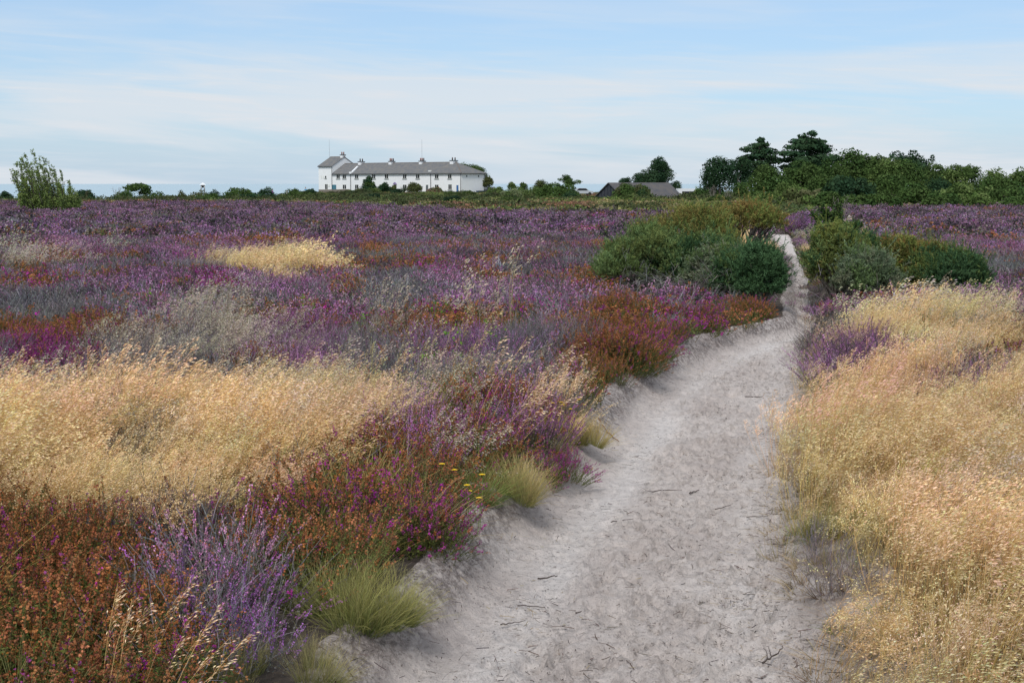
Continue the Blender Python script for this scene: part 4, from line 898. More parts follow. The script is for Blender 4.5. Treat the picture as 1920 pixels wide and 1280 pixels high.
# low gorse dotted over the rough ground, copies of a few shapes
gm = [leaf_crown(900 + i, lobes_for(np.random.default_rng(900 + i), 3.4, 2.6, 1.3, 10, r=(.2, .32)), 1500, .13, c) for i, c in enumerate((GRD + GRO, GR + GRO, [(.08, .10, .045), (.10, .105, .055), (.065, .09, .045)], GRL + GR))]
gmm = [m.mesh('low_gorse', M_P) for m in gm]; gq = np.random.default_rng(31); cnt = 0
LABS = ['low dark gorse bush in the scrub before the cottages', 'low green gorse bush in the scrub before the cottages', 'low blackish gorse bush in the scrub before the cottages', 'low light green bush in the scrub before the cottages']
spots = [(620, 330), (655, 325), (700, 322), (745, 318), (790, 312), (840, 308), (880, 300), (920, 285), (950, 262), (985, 250), (1015, 240), (1050, 225), (905, 240), (860, 255), (810, 240), (760, 262), (700, 250), (650, 268), (600, 255), (560, 235), (1090, 215), (1110, 190), (960, 190),
         (740, 165), (790, 150), (700, 175), (520, 160), (575, 175), (640, 190), (860, 175), (1000, 165), (1060, 150), (850, 120), (960, 125), (1120, 140), (900, 98), (750, 105), (1180, 118), (1240, 128), (1300, 122), (1350, 112), (1420, 108), (320, 150), (420, 155), (300, 190), (560, 300), (530, 280), (680, 300), (850, 285)]
for px, Yd in spots:
    kx = gq.integers(0, 4) if px < 1080 else [1, 3][gq.integers(0, 2)]; s = .55 + .6 * gq.random(); s *= np.interp(Yd, [100, 180, 320], [.55, .9, 1.15])
    o = link('low_gorse', gmm[kx], None, place(px, Yd, -.1), gq.random() * 6.28); o.scale = (s, s, s * (.75 + .4 * gq.random())); tag(o, LABS[kx], 'gorse', 'low gorse bushes of the scrub, tone %s' % ('dark', 'green', 'blackish', 'light green')[kx])

# ================================================================== COTTAGES
WHITE = solid('white_render', (.80, .81, .82), .8, .2, (1.2, .35, (.70, .71, .72))); SLATE = solid('roof_slate', (.13, .135, .145), .75, .2, (1.1, .8, (.20, .185, .165)), .4)
GUT = solid('dark_gutter', (.10, .11, .12), .6, .3); GLASS = solid('window_glass', (.012, .014, .018), .3, .2); FRAME = solid('white_frame', (.72, .73, .70), .5, .3); SILL = solid('stone_sill', (.25, .27, .26), .8)
BLUE = solid('blue_door', (.03, .12, .33), .5); TEAL = solid('teal_door', (.06, .18, .24), .5); DARK = solid('dark_door', (.03, .03, .05), .5); GREYD = solid('grey_door', (.09, .11, .12), .5); VIOL = solid('porch_violet', (.20, .15, .30), .6)
POT = solid('chimney_pot', (.22, .07, .045), .8); POTD = solid('dark_pot', (.07, .045, .04), .8); METAL = solid('grey_metal', (.35, .37, .40), .5)
TH = math.radians(41); ct, st = math.cos(TH), math.sin(TH); Y0 = 379.0; X0 = x_at(598, Y0); ZB = -.72
house = empty('coastguard_cottages', (X0, Y0, ZB), -TH, 'long white two storey cottage row with a slate roof and taller tower', 'cottages')
def U(px, v=0.0):
    d = ray(px, 345); k = d[0] / d[1]; return (k * (Y0 + v * ct) - X0 - v * st) / (ct + k * st)
def HZ(py, u, v=0.0): return z_at(py, Y0 - u * st + v * ct) - ZB
Ltot = U(865); DEP = 8.6; uT = U(623.5); EV = 5.06; RG = 7.55; TEV = HZ(311.5, 2.5); TRG = TEV + 2.35
m = MB(); m.box(uT, Ltot, 0, DEP, -.3, EV); part('wall', m, WHITE, house)
m = MB(); m.box(0, uT - .002, -.02, DEP + .02, -.3, TEV)
V = [(uT - .002, -.02, TEV), (uT - .002, DEP + .02, TEV), (uT - .002, DEP / 2, TRG - .05), (uT - .25, -.02, TEV), (uT - .25, DEP + .02, TEV), (uT - .25, DEP / 2, TRG - .05)]
m.add(V, (1, 1, 1), T=[(0, 1, 2), (3, 5, 4)]); V2 = [(.1, -.02, TEV), (.1, DEP + .02, TEV), (.1, DEP / 2, TRG - .05)]; m.add(V2, (1, 1, 1), T=[(0, 2, 1)]); part('tower_wall', m, WHITE, house)
def slab(m, a, b, c, d, th=.12):
    a, b, c, d = [np.array(v, float) for v in (a, b, c, d)]; n = np.cross(b - a, d - a); n = n / np.linalg.norm(n) * th
    if n[2] < 0: n = -n
    m.add([a, b, c, d, a + n, b + n, c + n, d + n], (1, 1, 1), [(0, 3, 2, 1), (4, 5, 6, 7), (0, 1, 5, 4), (1, 2, 6, 5), (2, 3, 7, 6), (3, 0, 4, 7)])
uh = U(856, DEP / 2); o_ = .32; sl = (RG - EV) / (DEP / 2); e = EV - o_ * sl
m = MB(); slab(m, (uT + .01, -o_, e), (Ltot + o_, -o_, e), (uh, DEP / 2, RG), (uT + .01, DEP / 2, RG)); slab(m, (uT + .01, DEP + o_, e), (Ltot + o_, DEP + o_, e), (uh, DEP / 2, RG), (uT + .01, DEP / 2, RG))
m.add([(Ltot + o_, -o_, e + .1), (Ltot + o_, DEP + o_, e + .1), (uh, DEP / 2, RG + .12), (Ltot + o_, -o_, e), (Ltot + o_, DEP + o_, e)], (1, 1, 1), [(0, 3, 4, 1)], [(0, 1, 2)])
part('roof', m, SLATE, house)
m = MB(); e2 = TEV - .25 * (TRG - TEV) / (DEP / 2); slab(m, (-.15, -.25, e2), (uT + .12, -.25, e2), (uT + .12, DEP / 2, TRG), (-.15, DEP / 2, TRG)); slab(m, (-.15, DEP + .25, e2), (uT + .12, DEP + .25, e2), (uT + .12, DEP / 2, TRG), (-.15, DEP / 2, TRG)); part('tower_roof', m, SLATE, house)
m = MB(); m.box(uT, Ltot + .4, -.42, -.30, e - .10, e + .03); m.box(Ltot + .30, Ltot + .42, -.3, DEP + .3, e - .10, e + .03); m.box(-.1, uT + .15, -.36, -.26, e2 - .1, e2 + .03); part('gutter', m, GUT, house)
m = MB(); m.tube([(uT + .2, DEP / 2, RG + .13), (uh, DEP / 2, RG + .13)], .12); m.tube([(uh, DEP / 2, RG + .12), (Ltot + o_, -o_, e + .14)], .10); m.tube([(-.1, DEP / 2, TRG + .12), (uT + .1, DEP / 2, TRG + .12)], .12); part('ridge_tiles', m, solid('ridge_tile', (.17, .14, .125), .8), house)
def chimney(u, ztop, pots, w=.95, d=1.5, zlo=RG - 1.2, potm=POT, vy=DEP / 2):
    m = MB(); m.box(u - w / 2, u + w / 2, vy - d / 2, vy + d / 2, zlo, ztop); c = part('chimney', m, WHITE, house)
    k = MB(); k.box(u - w / 2 - .1, u + w / 2 + .1, vy - d / 2 - .1, vy + d / 2 + .1, ztop, ztop + .16); part('chimney_cap', k, GUT, c)
    for j in range(pots):
        f = (j + .5) / pots - .5; q = MB(); q.tube([(u + f * w * .6, vy + f * d * .72, ztop + .16), (u + f * w * .6, vy + f * d * .72, ztop + .85)], [.17, .14], k=10); part('chimney_pot', q, potm if (j + 1) < 3 else POTD, c)
chimney(U(678, DEP / 2), HZ(303.5, U(678), 4), 2, potm=POTD); chimney(U(735, DEP / 2), HZ(303, U(735), 4), 3); chimney(U(792, DEP / 2), HZ(302.5, U(792), 4), 3); chimney(U(851, DEP / 2), HZ(301.5, U(850), 4), 2, 1.1, 1.7, potm=POTD)
chimney(uT - .6, HZ(291, uT, 4), 2, .95, 1.1, TRG - .9)
def window(px, y0, y1, wpx=7.4, v=0.0, panes=2):
    u = U(px); w = wpx / F * (Y0 - u * st) / ct; z1 = HZ(y0, u); z0 = HZ(y1, u)
    z1 = min(z1, e - .12) if u > uT else z1
    m = MB(); yo = -.05
    t_ = .07
    m.box(u - w / 2, u + w / 2, yo, -.003, z0, z0 + t_); m.box(u - w / 2, u + w / 2, yo, -.003, z1 - t_, z1); m.box(u - w / 2, u - w / 2 + t_, yo, -.003, z0 + t_, z1 - t_); m.box(u + w / 2 - t_, u + w / 2, yo, -.003, z0 + t_, z1 - t_)
    if panes > 1: m.box(u - .05, u + .05, yo, -.003, z0 + t_, z1 - t_)
    o = part('window', m, FRAME, house); p = MB(); p.box(u - w / 2 + t_, u + w / 2 - t_, -.03 + v, -.028 + v, z0 + t_, z1 - t_); p.box(u - w / 2 + t_, u + w / 2 - t_, -.026 + v, -.024 + v, z0 + t_ + .01, z1 - t_ - .01); part('pane', p, GLASS, o)
    s = MB(); s.box(u - w / 2 - .12, u + w / 2 + .12, -.16, -.004, z0 - .14, z0 - .002); part('sill', s, SILL, o)
for px in (634.5, 646, 669, 701, 725, 759, 783.5, 819, 843.5): window(px, 327, 335)
for px in (646, 669, 759, 783.5, 819): window(px, 346, 354.8)
window(844, 345.5, 355.5, 7); window(612, 345, 355.5, 6)
window(611, 329.5, 334.5, 3.4, panes=1)
def door(px, ytop, wpx, mat, name='door', z0=.0):
    u = U(px); w = wpx / F * (Y0 - u * st) / ct; z1 = HZ(ytop, u); m = MB(); m.box(u - w / 2, u + w / 2, -.06, -.004, z0, z1 - .1); o = part(name, m, mat, house)
    m = MB(); m.box(u - w / 2 - .1, u - w / 2, -.08, -.003, z0, z1); m.box(u + w / 2, u + w / 2 + .1, -.08, -.003, z0, z1); m.box(u - w / 2, u + w / 2, -.08, -.003, z1 - .1, z1); part('door_frame', m, FRAME if mat != TEAL else TEAL, o)
    m = MB(); m.box(u + w / 2 - .25, u + w / 2 - .18, -.12, -.06, 1.0, 1.12); part('door_handle', m, METAL, o); return u, w, z1
door(626.5, 346.5, 7.5, TEAL); u, w, z1 = door(741.5, 346, 3.8, DARK); door(801, 346, 4.2, GREYD); door(858, 346.5, 3.8, BLUE)
m = MB(); m.add([(u - w * .8, -.5, z1), (u + w * .8, -.5, z1), (u, -.5, z1 + .55), (u - w * .8, -.003, z1), (u + w * .8, -.003, z1), (u, -.003, z1 + .55)], (1, 1, 1), [(0, 2, 5, 3), (1, 4, 5, 2), (0, 3, 4, 1)], [(0, 1, 2)]); part('porch', m, VIOL, house)
for px in (622.2, 658, 808, 864.3):
    u = U(px) + (.15 if px < 623 else 0); m = MB(); m.tube([(u, -.12, 0), (u, -.12, TEV - .3 if px < 623 else e - .1)], .07, k=8); part('downpipe', m, GUT, house)
m = MB(); m.tube([(Ltot + .12, DEP - .35, 0), (Ltot + .12, DEP - .35, e - .1)], .07, k=8); part('downpipe', m, GUT, house)
for v in (1.7, 6.0): m = MB(); m.box(Ltot + .003, Ltot + .06, v, v + .35, EV - 1.0, EV - .6); part('vent', m, GUT, house)
for px in (603, 606.5): u = U(px); m = MB(); m.box(u - .22, u + .22, -.07, -.023, HZ(334.5, u), HZ(329.5, u)); part('plaque', m, FRAME, house)
m = MB(); u = U(617); m.box(u - .3, u + .3, -.1, -.023, HZ(350, u), HZ(345.5, u)); part('sign_board', m, FRAME, house)
m = MB(); u = U(658.5); ss = sl
for a_, b_ in ((0.0, 2.2),): slab(m, (u, -.1, e + .15 + a_ * ss), (u + .5, -.1, e + .15), (u + .5, b_, e + .55 + b_ * ss), (u, b_, e + .55 + b_ * ss), .3)
m.box(u - .35, u + .45, -.40, .3, e + .1, e + .6); part('parapet', m, WHITE, house)
m = MB(); u = U(804); m.box(u - .5, u + .4, .3, .75, EV + .2, EV + .62); part('skylight', m, FRAME, house)
for px, v, yb, yt in ((618.5, DEP / 2, TRG, 262), (791.5, DEP / 2, RG, 262)):
    u = U(px, v); m = MB(); m.tube([(u, v, yb), (u, v, HZ(yt, u, v))], [.045, .03], k=5); part('aerial', m, METAL, house)
# oil tank at the end wall, garden walls and fence
DKB = solid('dark_tank', (.04, .06, .10), .6)
def onhouse(u, v, z=0.0): return (X0 + u * ct + v * st, Y0 - u * st + v * ct, ZB + z)
tk = empty('storage_tank', onhouse(Ltot + 1.6, DEP - 2.5), -TH, 'dark blue low tank with a round black lid against the white end wall', 'tank')
m = MB(); m.box(-.5, .5, -2, 1.6, 0, .75); part('tank_body', m, DKB, tk); m = MB(); m.tube([(0, .9, .75), (0, .9, 1.5)], [.5, .42], k=14); part('tank_lid', m, GUT, tk)
WALLM = solid('garden_wall', (.15, .13, .115), .9, .1, (5, 1, (.22, .20, .17)), .4); FENM = solid('fence_wood', (.20, .19, .175), .9, .1, (12, 1, (.13, .12, .11)))
m = MB()
for a, b, h in ((598, 655, .95), (655, 760, .7), (760, 840, .55)):
    p0 = np.array(place(a, 370 if a < 600 else 366 - (a - 655) * .06)); p1 = np.array(place(b, 366 - max(0, b - 655) * .06)); d = unit(p1 - p0); n_ = np.array([-d[1], d[0], 0]) * .17
    zb = -1.5; V = [p0 - n_, p1 - n_, p1 + n_, p0 + n_]; lo = [np.array([v[0], v[1], zb]) for v in V]; hi = [np.array([v[0], v[1], v[2] + h]) for v in V]
    m.add(lo + hi, (1, 1, 1), [(4, 5, 6, 7), (0, 1, 5, 4), (1, 2, 6, 5), (2, 3, 7, 6), (3, 0, 4, 7)])
tag(link('garden_wall', m.mesh('garden_wall', WALLM)), 'low brown garden wall along the front of the white cottages', 'wall')
fe = empty('board_fence', onhouse(Ltot + .2, DEP + .3), -TH + .9, 'grey board fence joining the right end of the cottages', 'fence')
for j in range(9): m = MB(); m.box(j * .24, j * .24 + .2, 0, .03, 0, 1.65 + .04 * (j % 2)); part('board', m, FENM, fe)
m = MB(); m.box(0, 2.2, .032, .09, .35, .45); m.box(0, 2.2, .032, .09, 1.3, 1.4); part('rail', m, FENM, fe)
# yucca in front
g = np.random.default_rng(66); m = MB(); P, _ = stems(g, 60, .1, 1.2, 1.9, 1.3, 5, .25); m.ribbons(P, np.linspace(1, .2, 5)[None] * .12, jit(g, (.07, .10, .06), 60)[:, None], g=g)
tag(link('yucca_plant', m.mesh('yucca_plant', M_P), None, place(757, 345, .3)), 'spiky dark yucca plant before the middle of the cottages', 'plant')

# ================================================================== BARN, SHED, HUT, VEHICLES, WALKERS
TAR = solid('tarred_boards', (.022, .026, .035), .7, .2, (3, .8, (.05, .055, .07))); BROOF = solid('barn_roof', (.085, .085, .095), .8, .2, (.9, .9, (.13, .115, .105)), .3)
PH = math.radians(34); cp, sp = math.cos(PH), math.sin(PH); BY = 252.0; BX = x_at(1168, BY); BZ = -2.75
barn = empty('timber_barn', (BX, BY, BZ), PH, 'black timber barn with a wide dark pitched roof half hidden by bushes', 'barn')
kL = ray(1278, 370); kk_ = kL[0] / kL[1]; BL = (kk_ * BY - BX) / (cp - kk_ * sp); kW = ray(1117, 366); kk_ = kW[0] / kW[1]; BW = (BX - kk_ * BY) / (sp + kk_ * cp)
BE = z_at(370, BY) - BZ; BR = z_at(343.5, BY + BW * .5 * cp) - BZ
m = MB(); m.box(0, BL, 0, BW, 0, BE); m.add([(0, 0, BE), (0, BW, BE), (0, BW / 2, BR - .1), (BL, 0, BE), (BL, BW, BE), (BL, BW / 2, BR - .1)], (1, 1, 1), T=[(0, 2, 1), (3, 4, 5)]); part('wall', m, TAR, barn)
s2 = (BR - BE) / (BW / 2); m = MB(); slab(m, (-.25, -.4, BE - .4 * s2), (BL + .25, -.4, BE - .4 * s2), (BL + .25, BW / 2, BR), (-.25, BW / 2, BR)); slab(m, (-.25, BW + .4, BE - .4 * s2), (BL + .25, BW + .4, BE - .4 * s2), (BL + .25, BW / 2, BR), (-.25, BW / 2, BR)); part('roof', m, BROOF, barn)
m = MB()
for j in range(9): v = BW * (j + .5) / 9; m.box(-.04, -.003, v - .02, v + .02, 0, BE + (BR - BE) * (1 - abs(v - BW / 2) / (BW / 2)) - .15)
part('board_battens', m, GUT, barn)
m = MB(); m.box(-.07, -.002, BW * .28, BW * .36, BE - .4, BE + .5); part('window', m, GLASS, barn); m = MB(); m.box(-.06, -.002, BW * .62, BW * .80, .1, 2.1); part('door', m, GUT, barn)
m = MB(); slab(m, (1.3, 1.2 + .0, BE + 1.35 * s2 + .12), (2.0, 1.2, BE + 1.35 * s2 + .12), (2.0, 1.9, BE + 2.05 * s2 + .12), (1.3, 1.9, BE + 2.05 * s2 + .12), .08); part('skylight', m, FRAME, barn)
sh = empty('white_shed', (x_at(1258, 226), 226, float(ground(x_at(1258, 226), 226)) - .1), .1, 'low shed with a pale sheet roof in front of the right end of the barn', 'shed')
hs = z_at(378, 226) - sh.location.z; m = MB(); m.box(0, 3.0, 0, 2.2, 0, max(.6, hs - .25)); part('wall', m, TAR, sh); m = MB(); slab(m, (-.1, -.2, hs - .3), (3.1, -.2, hs - .3), (3.1, 2.4, hs + .12), (-.1, 2.4, hs + .12), .06); part('roof', m, solid('pale_sheet', (.6, .62, .64), .6), sh)
hut = empty('lookout_hut', place(380.5, 268), .2, 'small white hut with a pointed roof seen against the sea', 'hut')
zz = hut.location.z; zt = z_at(342, 268) - zz; ze = z_at(347, 268) - zz; zb = z_at(352, 268) - zz; wv = 12.5 / F * 268 / 2
m = MB(); m.box(-wv * .62, wv * .62, -wv * .62, wv * .62, max(.2, zb), ze); part('wall', m, WHITE, hut)
m = MB(); m.add([(-wv, -wv, ze), (wv, -wv, ze), (wv, wv, ze), (-wv, wv, ze), (0, 0, zt)], (1, 1, 1), [(0, 3, 2, 1)], [(0, 1, 4), (1, 2, 4), (2, 3, 4), (3, 0, 4)]); part('roof', m, solid('pale_roof', (.68, .71, .74), .6), hut)
m = MB(); [m.box(sx_ * wv * .5 - .07, sx_ * wv * .5 + .07, sy_ * wv * .5 - .07, sy_ * wv * .5 + .07, -.2, max(.2, zb)) for sx_ in (-1, 1) for sy_ in (-1, 1)]; part('stilts', m, FENM, hut)
m = MB(); m.box(-wv * .3, wv * .3, -wv * .62 - .03, -wv * .62 - .003, ze - .5, ze - .15); part('window', m, GLASS, hut)
RUB = solid('rubber', (.02, .02, .02), .8)
def vehicle(name, label, px, Y, prof, roofp, Wd, paint, rz, zoff=0.0):
    o = empty(name, place(px, Y, zoff), rz, label, name.split('_')[-1])
    def ext(pts, y0, y1):
        m = MB(); n = len(pts); V = [(x, y0, z) for x, z in pts] + [(x, y1, z) for x, z in pts]; m.add(V, (1, 1, 1), [(i, (i + 1) % n, n + (i + 1) % n, n + i) for i in range(n)])
        c = m.n; m.V.append(np.array([(np.mean([p[0] for p in pts]), yy, np.mean([p[1] for p in pts])) for yy in (y0, y1)], np.float32)); m.C.append(np.ones((2, 3), np.float32)); m.n += 2
        m.T.append(np.array([(c, (i + 1) % n, i) for i in range(n)] + [(c + 1, n + i, n + (i + 1) % n) for i in range(n)])); return m
    part('body', ext(prof, -Wd / 2, Wd / 2), paint, o); part('windows', ext(roofp, -Wd / 2 - .01, Wd / 2 + .01), GLASS, o)
    for sx_ in (min(p[0] for p in prof) * .62, max(p[0] for p in prof) * .62):
        for sy_ in (-1, 1): m = MB(); m.tube([(sx_, sy_ * (Wd / 2 - .1), .32), (sx_, sy_ * (Wd / 2 + .03), .32)], .32, k=14); part('wheel', m, RUB, o)
    return o
CARP = [(-2.1, .35), (2.1, .35), (2.15, .8), (1.25, .95), (.55, 1.45), (-1.1, 1.48), (-1.75, 1.0), (-2.1, .9)]; CARW = [(-1.5, .98), (1.0, .98), (.5, 1.38), (-1.05, 1.41)]
vehicle('silver_car', 'pale silver car parked beyond the bushes left of the barn', 1092, 300, CARP, CARW, 1.75, solid('silver_paint', (.5, .52, .55), .3, .5), .25, z_at(352.5, 300) - 1.5 - float(ground(x_at(1092, 300), 300)))
VANP = [(-3, .45), (3, .45), (3.05, 1.2), (2.8, 2.3), (-2.8, 2.35), (-3.05, 1.2)]; VANW = [(-2.2, 1.35), (2.2, 1.35), (2.15, 1.8), (-2.15, 1.8)]
vehicle('white_caravan', 'long white caravan half hidden behind the hedge between the barn and the wood', 1297, 275, VANP, VANW, 2.1, solid('white_paint', (.75, .76, .78), .4, .4), .12, z_at(353.5, 275) - 2.35 - float(ground(x_at(1297, 275), 275)))

def person(label, px, Y, top, legs, rz, hair=(.06, .035, .02), raise_=0.0):
    o = empty('person', place(px, Y, raise_), rz, label, 'person')
    def skin(name, pts, edges, rad, mat, parent):
        me = bpy.data.meshes.new(name); me.from_pydata(pts, edges, []); me.materials.append(mat); b = link(name, me, parent); ALLCH.setdefault(parent.name, []).append(b)
        md = b.modifiers.new('skin', 'SKIN'); 
        for i, r in enumerate(rad): me.skin_vertices[0].data[i].radius = (r, r * .85)
        me.skin_vertices[0].data[0].use_root = True; b.modifiers.new('sub', 'SUBSURF').render_levels = 1; return b
    SK = solid('skin_tone', (.50, .31, .22), .6)
    J = [(0, 0, .95), (0, 0, 1.2), (0, 0, 1.42), (0, .02, 1.52), (0, .03, 1.66), (0, .02, 1.74), (.19, 0, 1.40), (.25, .03, 1.12), (.27, .12, .88), (-.19, 0, 1.40), (-.25, .0, 1.12), (-.26, .05, .86), (.1, 0, .9), (.11, .06, .5), (.11, .02, .09), (.11, .14, .04), (-.1, 0, .9), (-.11, -.06, .5), (-.11, -.10, .09), (-.11, .03, .04)]
    E = [(0, 1), (1, 2), (2, 3), (3, 4), (4, 5), (2, 6), (6, 7), (7, 8), (2, 9), (9, 10), (10, 11), (0, 12), (12, 13), (13, 14), (14, 15), (0, 16), (16, 17), (17, 18), (18, 19)]
    Rr = [.13, .12, .13, .055, .095, .07, .055, .042, .03, .055, .042, .03, .08, .055, .04, .035, .08, .055, .04, .035]
    skin('body', J, E, Rr, SK, o)
    tj = [0, 1, 2, 6, 7, 9, 10]; mp = {a: i for i, a in enumerate(tj)}; skin('jacket', [J[a] for a in tj], [(mp[a], mp[b]) for a, b in E if a in mp and b in mp], [Rr[a] + .03 for a in tj], top, o)
    tj = [0, 12, 13, 14, 16, 17, 18]; mp = {a: i for i, a in enumerate(tj)}; skin('trousers', [J[a] for a in tj], [(mp[a], mp[b]) for a, b in E if a in mp and b in mp], [Rr[a] + .018 for a in tj], legs, o)
    skin('hair', [(0, 0, 1.70), (0, -.02, 1.77), (0, -.05, 1.66)], [(0, 1), (0, 2)], [.09, .085, .07], solid('hair', hair), o)
PURP_C = solid('purple_cloth', (.30, .10, .42), .8); BLUE_C = solid('blue_cloth', (.12, .40, .65), .8); PALE_C = solid('pale_cloth', (.55, .55, .52), .8); NAVY = solid('navy_cloth', (.04, .05, .09), .8)
person('walker in a purple jacket on the track behind the gorse left of the cottages', 511, 262, PURP_C, NAVY, 2.2, raise_=0)
person('walker in a light blue top nearest the cottage tower', 573, 300, BLUE_C, NAVY, 2.6, raise_=.1)
person('walker in pale clothes between the purple and the light blue walkers', 538, 290, PALE_C, NAVY, 2.4, hair=(.3, .22, .12), raise_=.1)

# ================================================================== FOREGROUND PLANTS THAT STAND OUT
def at_plane(px, py, z): x, y = on_plane(px, py, z); return x, y
def clump(name, label, cat, px, py, R_, H_, makers, n, seed):
    g = np.random.default_rng(seed); x, y = at_plane(px, py, .38); P = (x, y, float(ground(x, y))); M = MB(); pr_ = [f(seed * 10 + i) for i, f in enumerate(makers)]
    for i in range(n):
        a = g.random() * 6.283; r = R_ * math.sqrt(g.random()); dx, dy = math.cos(a) * r, math.sin(a) * r * .8; k = 1 - (r / R_) ** 2
        s = (.62 + .38 * k) * H_ / .36 * (.85 + .3 * g.random()); A = g.random() * 6.283; tl = .5 * r / R_
        m3 = (Matrix.Rotation(tl, 3, Vector((-math.sin(a), math.cos(a), 0))) @ Matrix.Rotation(A, 3, 'Z')); T4 = np.eye(4); T4[:3, :3] = np.array(m3) * s; T4[:3, 3] = [dx, dy, 0]
        M.merge(pr_[g.integers(0, len(pr_))], T4, np.array([1, 1, 1]) * (.85 + .35 * g.random()))
    tag(link(name, M.mesh(name, M_P), None, P), label, cat)
b_ = lambda f, l=0: (lambda s: bell(s, f, l)); c_ = lambda col=PURP, l=0, fl=1.0: (lambda s: calluna(s, col, l, fl)); tw_ = lambda l=0: (lambda s: twiggy(s, lod=l))
CL = [
 ('bell_heather_bush', 'deep magenta bell heather bush in full flower at the left edge', 70, 648, .34, .42, [b_(.95), b_(.85)], 16),
 ('bell_heather_bush', 'rust coloured bell heather bush with pink tips above the magenta one at the left', 180, 608, .42, .40, [b_(.12), b_(.3)], 16),
 ('bell_heather_bush', 'large rust brown bell heather mound on the left bank of the path', 1155, 585, .42, .50, [b_(.03), b_(.08)], 18),
 ('bell_heather_bush', 'rust and pink bell heather mound overhanging the left bank of the path', 1140, 662, .38, .44, [b_(.18), b_(.06)], 16),
 ('bell_heather_bush', 'pink flowering bell heather bush right of the large rust mound', 1292, 588, .36, .40, [b_(.7), b_(.4)], 13),
 ('bell_heather_bush', 'rust bell heather bush nearest the dark gorse at the path', 1392, 570, .36, .36, [b_(.06), b_(.2)], 12),
 ('bell_heather_bush', 'dark green bell heather bush with purple tips on the bank above the pale tussock', 930, 752, .34, .40, [b_(.3), b_(.2)], 15),
 ('bell_heather_bush', 'big bell heather bush with mixed rust and purple heads in the left foreground', 690, 850, .40, .42, [b_(.12), b_(.28)], 20),
 ('bell_heather_bush', 'bright purple bell heather spilling over the bank in the left foreground', 800, 955, .24, .34, [b_(.75), b_(.6)], 9),
 ('bell_heather_bush', 'small vivid bell heather tuft at the path edge beside the yellow flowers', 1040, 815, .14, .30, [b_(.9)], 6),
 ('bell_heather_bush', 'dark rust bell heather bush in the bottom left corner', 60, 1060, .34, .42, [b_(.04), b_(.15)], 15),
 ('ling_bush', 'mauve ling bush with a dark hollow below the golden grass in the left foreground', 330, 975, .20, .34, [c_((.38, .17, .34), 0, .7), c_((.32, .15, .28), 0, .5), tw_()], 9),
 ('ling_bush', 'pale mauve ling bush above the golden grass left of centre', 600, 635, .50, .36, [c_((.46, .25, .44)), c_()], 15),
 ('ling_bush', 'mauve ling bush beside the green sprouts in the middle of the heath', 840, 640, .45, .34, [c_(), c_((.40, .2, .44))], 13),
 ('ling_bush', 'rounded mauve ling bush at the head of the path on its right side', 1500, 428, .9, .7, [c_(PURP, 1), c_((.3, .14, .32), 1)], 18),
 ('ling_bush', 'dark bare ling bush at the right edge of the path before the pale grass', 1562, 598, .24, .34, [tw_(), lambda s: twiggy(s, (.07, .065, .065))], 12),
 ('ling_bush', 'vivid mauve ling bush behind the right golden grass', 1640, 640, .38, .34, [c_((.40, .18, .37)), c_()], 13),
]
for i, (nm, lab, px, py, R_, H_, mk, n_) in enumerate(CL): clump(nm, lab, 'heather', px, py, R_, H_, mk, n_, 700 + i)
TS = [(660, 1080, .24, .33, 'bright green grass tussock at the path edge in the left foreground', (.13, .17, .055), (.40, .36, .14)), (922, 868, .26, .36, 'straw topped grass tussock beside the yellow flowers on the bank', (.18, .20, .07), (.58, .44, .20)),
      (1062, 770, .24, .36, 'golden green grass tussock on the upper bank left of the path', (.20, .20, .07), (.62, .46, .18)), (500, 1185, .24, .28, 'dull green grass tussock low on the bank at the bottom of the picture', (.15, .17, .06), (.40, .34, .16)),
      (1640, 1235, .20, .26, 'dark green grass tussock under the golden grass at the bottom right', (.08, .14, .04), (.26, .28, .08)), (1585, 905, .18, .26, 'green grass tussock at the right edge of the path under the straw heads', (.13, .17, .05), (.40, .36, .14))]
for i, (px, py, R_, H_, lab, c0, c1) in enumerate(TS):
    clump('grass_tussock', lab, 'grass', px, py, R_, H_, [lambda s, c0=c0, c1=c1: tussock(s, c0, c1, 260, .36, wide=.9)] * 2, 9, 760 + i)
# fresh birch seedlings among the heather
def seedling(seed, H=.38):
    g = np.random.default_rng(seed); s = MB(); f = MB()
    for j in range(3):
        Pn = limb(g, (0, 0, 0), (g.normal() * H * .25, g.normal() * H * .2, H * (.7 + .3 * g.random())), 7, .15); s.tube(Pn, np.linspace(.004, .0015, 7), k=5)
        c, d = along(Pn[None], .25 + .75 * g.random((1, 16))); c = c[0] + rdir(g, 16) * .03; U_ = unit(rdir(g, 16) + [0, 0, .2]) * .017; f.cards(c, U_, unit(np.cross(U_, rdir(g, 16))) * .012, jit(g, (.16, .30, .04), 16))
    return s, f
SD = [(780, 672, 'leftmost fresh green seedling of the three above the golden grass'), (858, 655, 'middle fresh green seedling of the three above the golden grass'), (921, 640, 'rightmost fresh green seedling of the three above the golden grass'), (806, 585, 'small green seedling in the long rust heather patch'), (591, 588, 'green seedling in the pinkish heather left of the rust patch'),
      (1150 / 3 - 95, 563, 'tiny green seedling in the grey heather on the left'), (668, 604, 'bright green seedling at the foot of the rust patch'), (1700, 440, 'green seedling in the purple heather right of the leafy shrub'), (75, 452, 'yellow green seedling in the far heather on the left'), (202, 446, 'pale green seedling in the far heather near the pale grass')]
for i, (px, py, lab) in enumerate(SD):
    x, y = at_plane(px, py, .45); o = empty('birch_seedling', (x, y, float(ground(x, y))), i, lab, 'seedling'); s_, f_ = seedling(800 + i, .50 if py > 500 else .9); part('stem', s_, BARK, o); part('leaves', f_, M_P, o)
